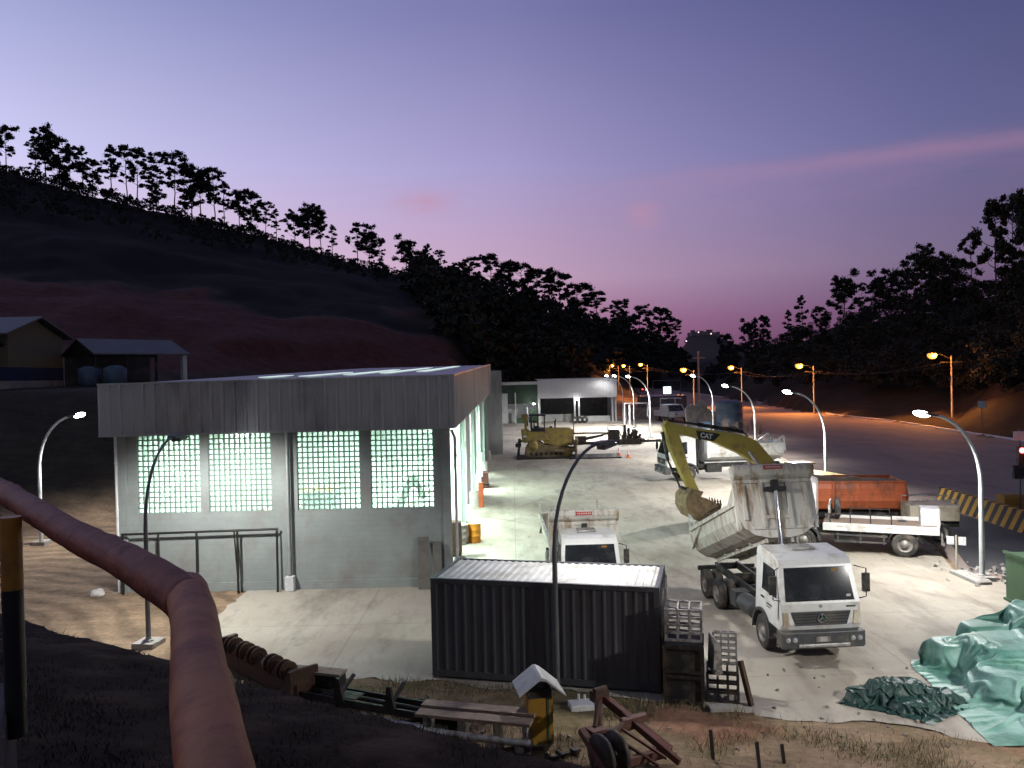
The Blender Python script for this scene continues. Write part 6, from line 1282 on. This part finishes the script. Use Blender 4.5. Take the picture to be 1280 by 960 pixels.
while len(pts) < 900:                                 # scrub under the eucalyptus on the left ridge
    u = g.uniform(-60, 560); tx_ = (u-640)/1000; yr = float(np.interp(u, [-60, 0, 130, 200, 410, 560], [290, 290, 300, 310, 340, 380])); y = yr*(1-.30*g.random()**2.4)+2; pts.append((tx_*y, y))
forest('undergrowth', pts, 1.0, 4.6, 1.2, 110, 9)
# town far off in the gap of the valley
for i in range(16):
    u = 858+i*2.6; yr = 1480+40*((i*5) % 3); p = DP(u, 414+(i*7) % 9, yr); z = gz(p[0], p[1]); h_ = 5+((i*5) % 4)*1.8; t = thing('town_building', 'tiny far-off building of the town on the hill in the valley gap', 'building', (p[0], p[1], z-1), 0, 'far town buildings'); b = MB(); b.box((0, 0, h_/2), (7+(i % 3)*2, 8, h_)); b.build('wall', M['town'], t)
    if i % 2 == 0: b = MB(); b.box(((i % 3-1)*1.5, -4.1, h_*.7), (2.0, .2, 2.0)); b.build('window', M['winlit'], t)

# ------------------------------------------------------------------ grass
def blades(name, n, xr, yr, hmin, hmax, keep, m, seed, wdt=.012):
    g = np.random.default_rng(seed); x = g.uniform(*xr, n); y = g.uniform(*yr, n); k = keep(x, y, g); x = x[k]; y = y[k]; z = ground_z(x, y)-.02; h = g.uniform(hmin, hmax, len(x)); a = g.uniform(0, 6.28, len(x)); ln = g.uniform(.1, .9, len(x))*h
    B = np.stack([x, y, z], 1); d = np.stack([np.cos(a), np.sin(a), np.zeros_like(a)], 1)*wdt; a2 = g.uniform(0, 6.28, len(x)); tip = B+np.stack([np.cos(a2)*ln, np.sin(a2)*ln, h], 1)
    return tag(quads_obj(name, np.stack([B-d, B+d, tip+d*.25, tip-d*.25], 1), m, g.integers(0, len(m), len(x)) if isinstance(m, list) else None), kind='stuff')
G1 = mat('dark_bank_grass', (.030, .023, .016), .9, 0, .35, 2); G2 = mat('dark_dry_stem', (.065, .048, .032), .9, 0, .3, 2); G3 = mat('dry_grass', (.20, .155, .075), .9, 0, .3, 1); G4 = mat('green_grass', (.07, .095, .03), .9, 0, .3, 1)
def keepbank(x, y, g):
    on = bank(x, y) > .4; inpath = in_poly(x, y, pth); dens = np.clip(6/np.maximum(y, 1), .25, 1); return on & ~inpath & (g.random(len(x)) < dens) & (x/np.maximum(y, .3) > -1.0) & (x/np.maximum(y, .3) < .6)
blades('bank_grass', 120000, (-14, 6), (1.0, 17), .015, .065, keepbank, [G1, G1, G2], 3, .006)
def keepdry(x, y, g):
    pat = np.array([mnoise.noise(Vector((a*.55, b*.7, 3.))) for a, b in zip(x, y)]); return (bank(x, y) < .3) & ~in_poly(x, y, YARD) & (g.random(len(x)) < np.clip(pat*2.2+.28, .04, 1)) & (x > -7)
blades('dry_grass', 52000, (-7, 13), (14.5, 22), .05, .24, keepdry, [G3, G3, G3, G4], 4, .009)
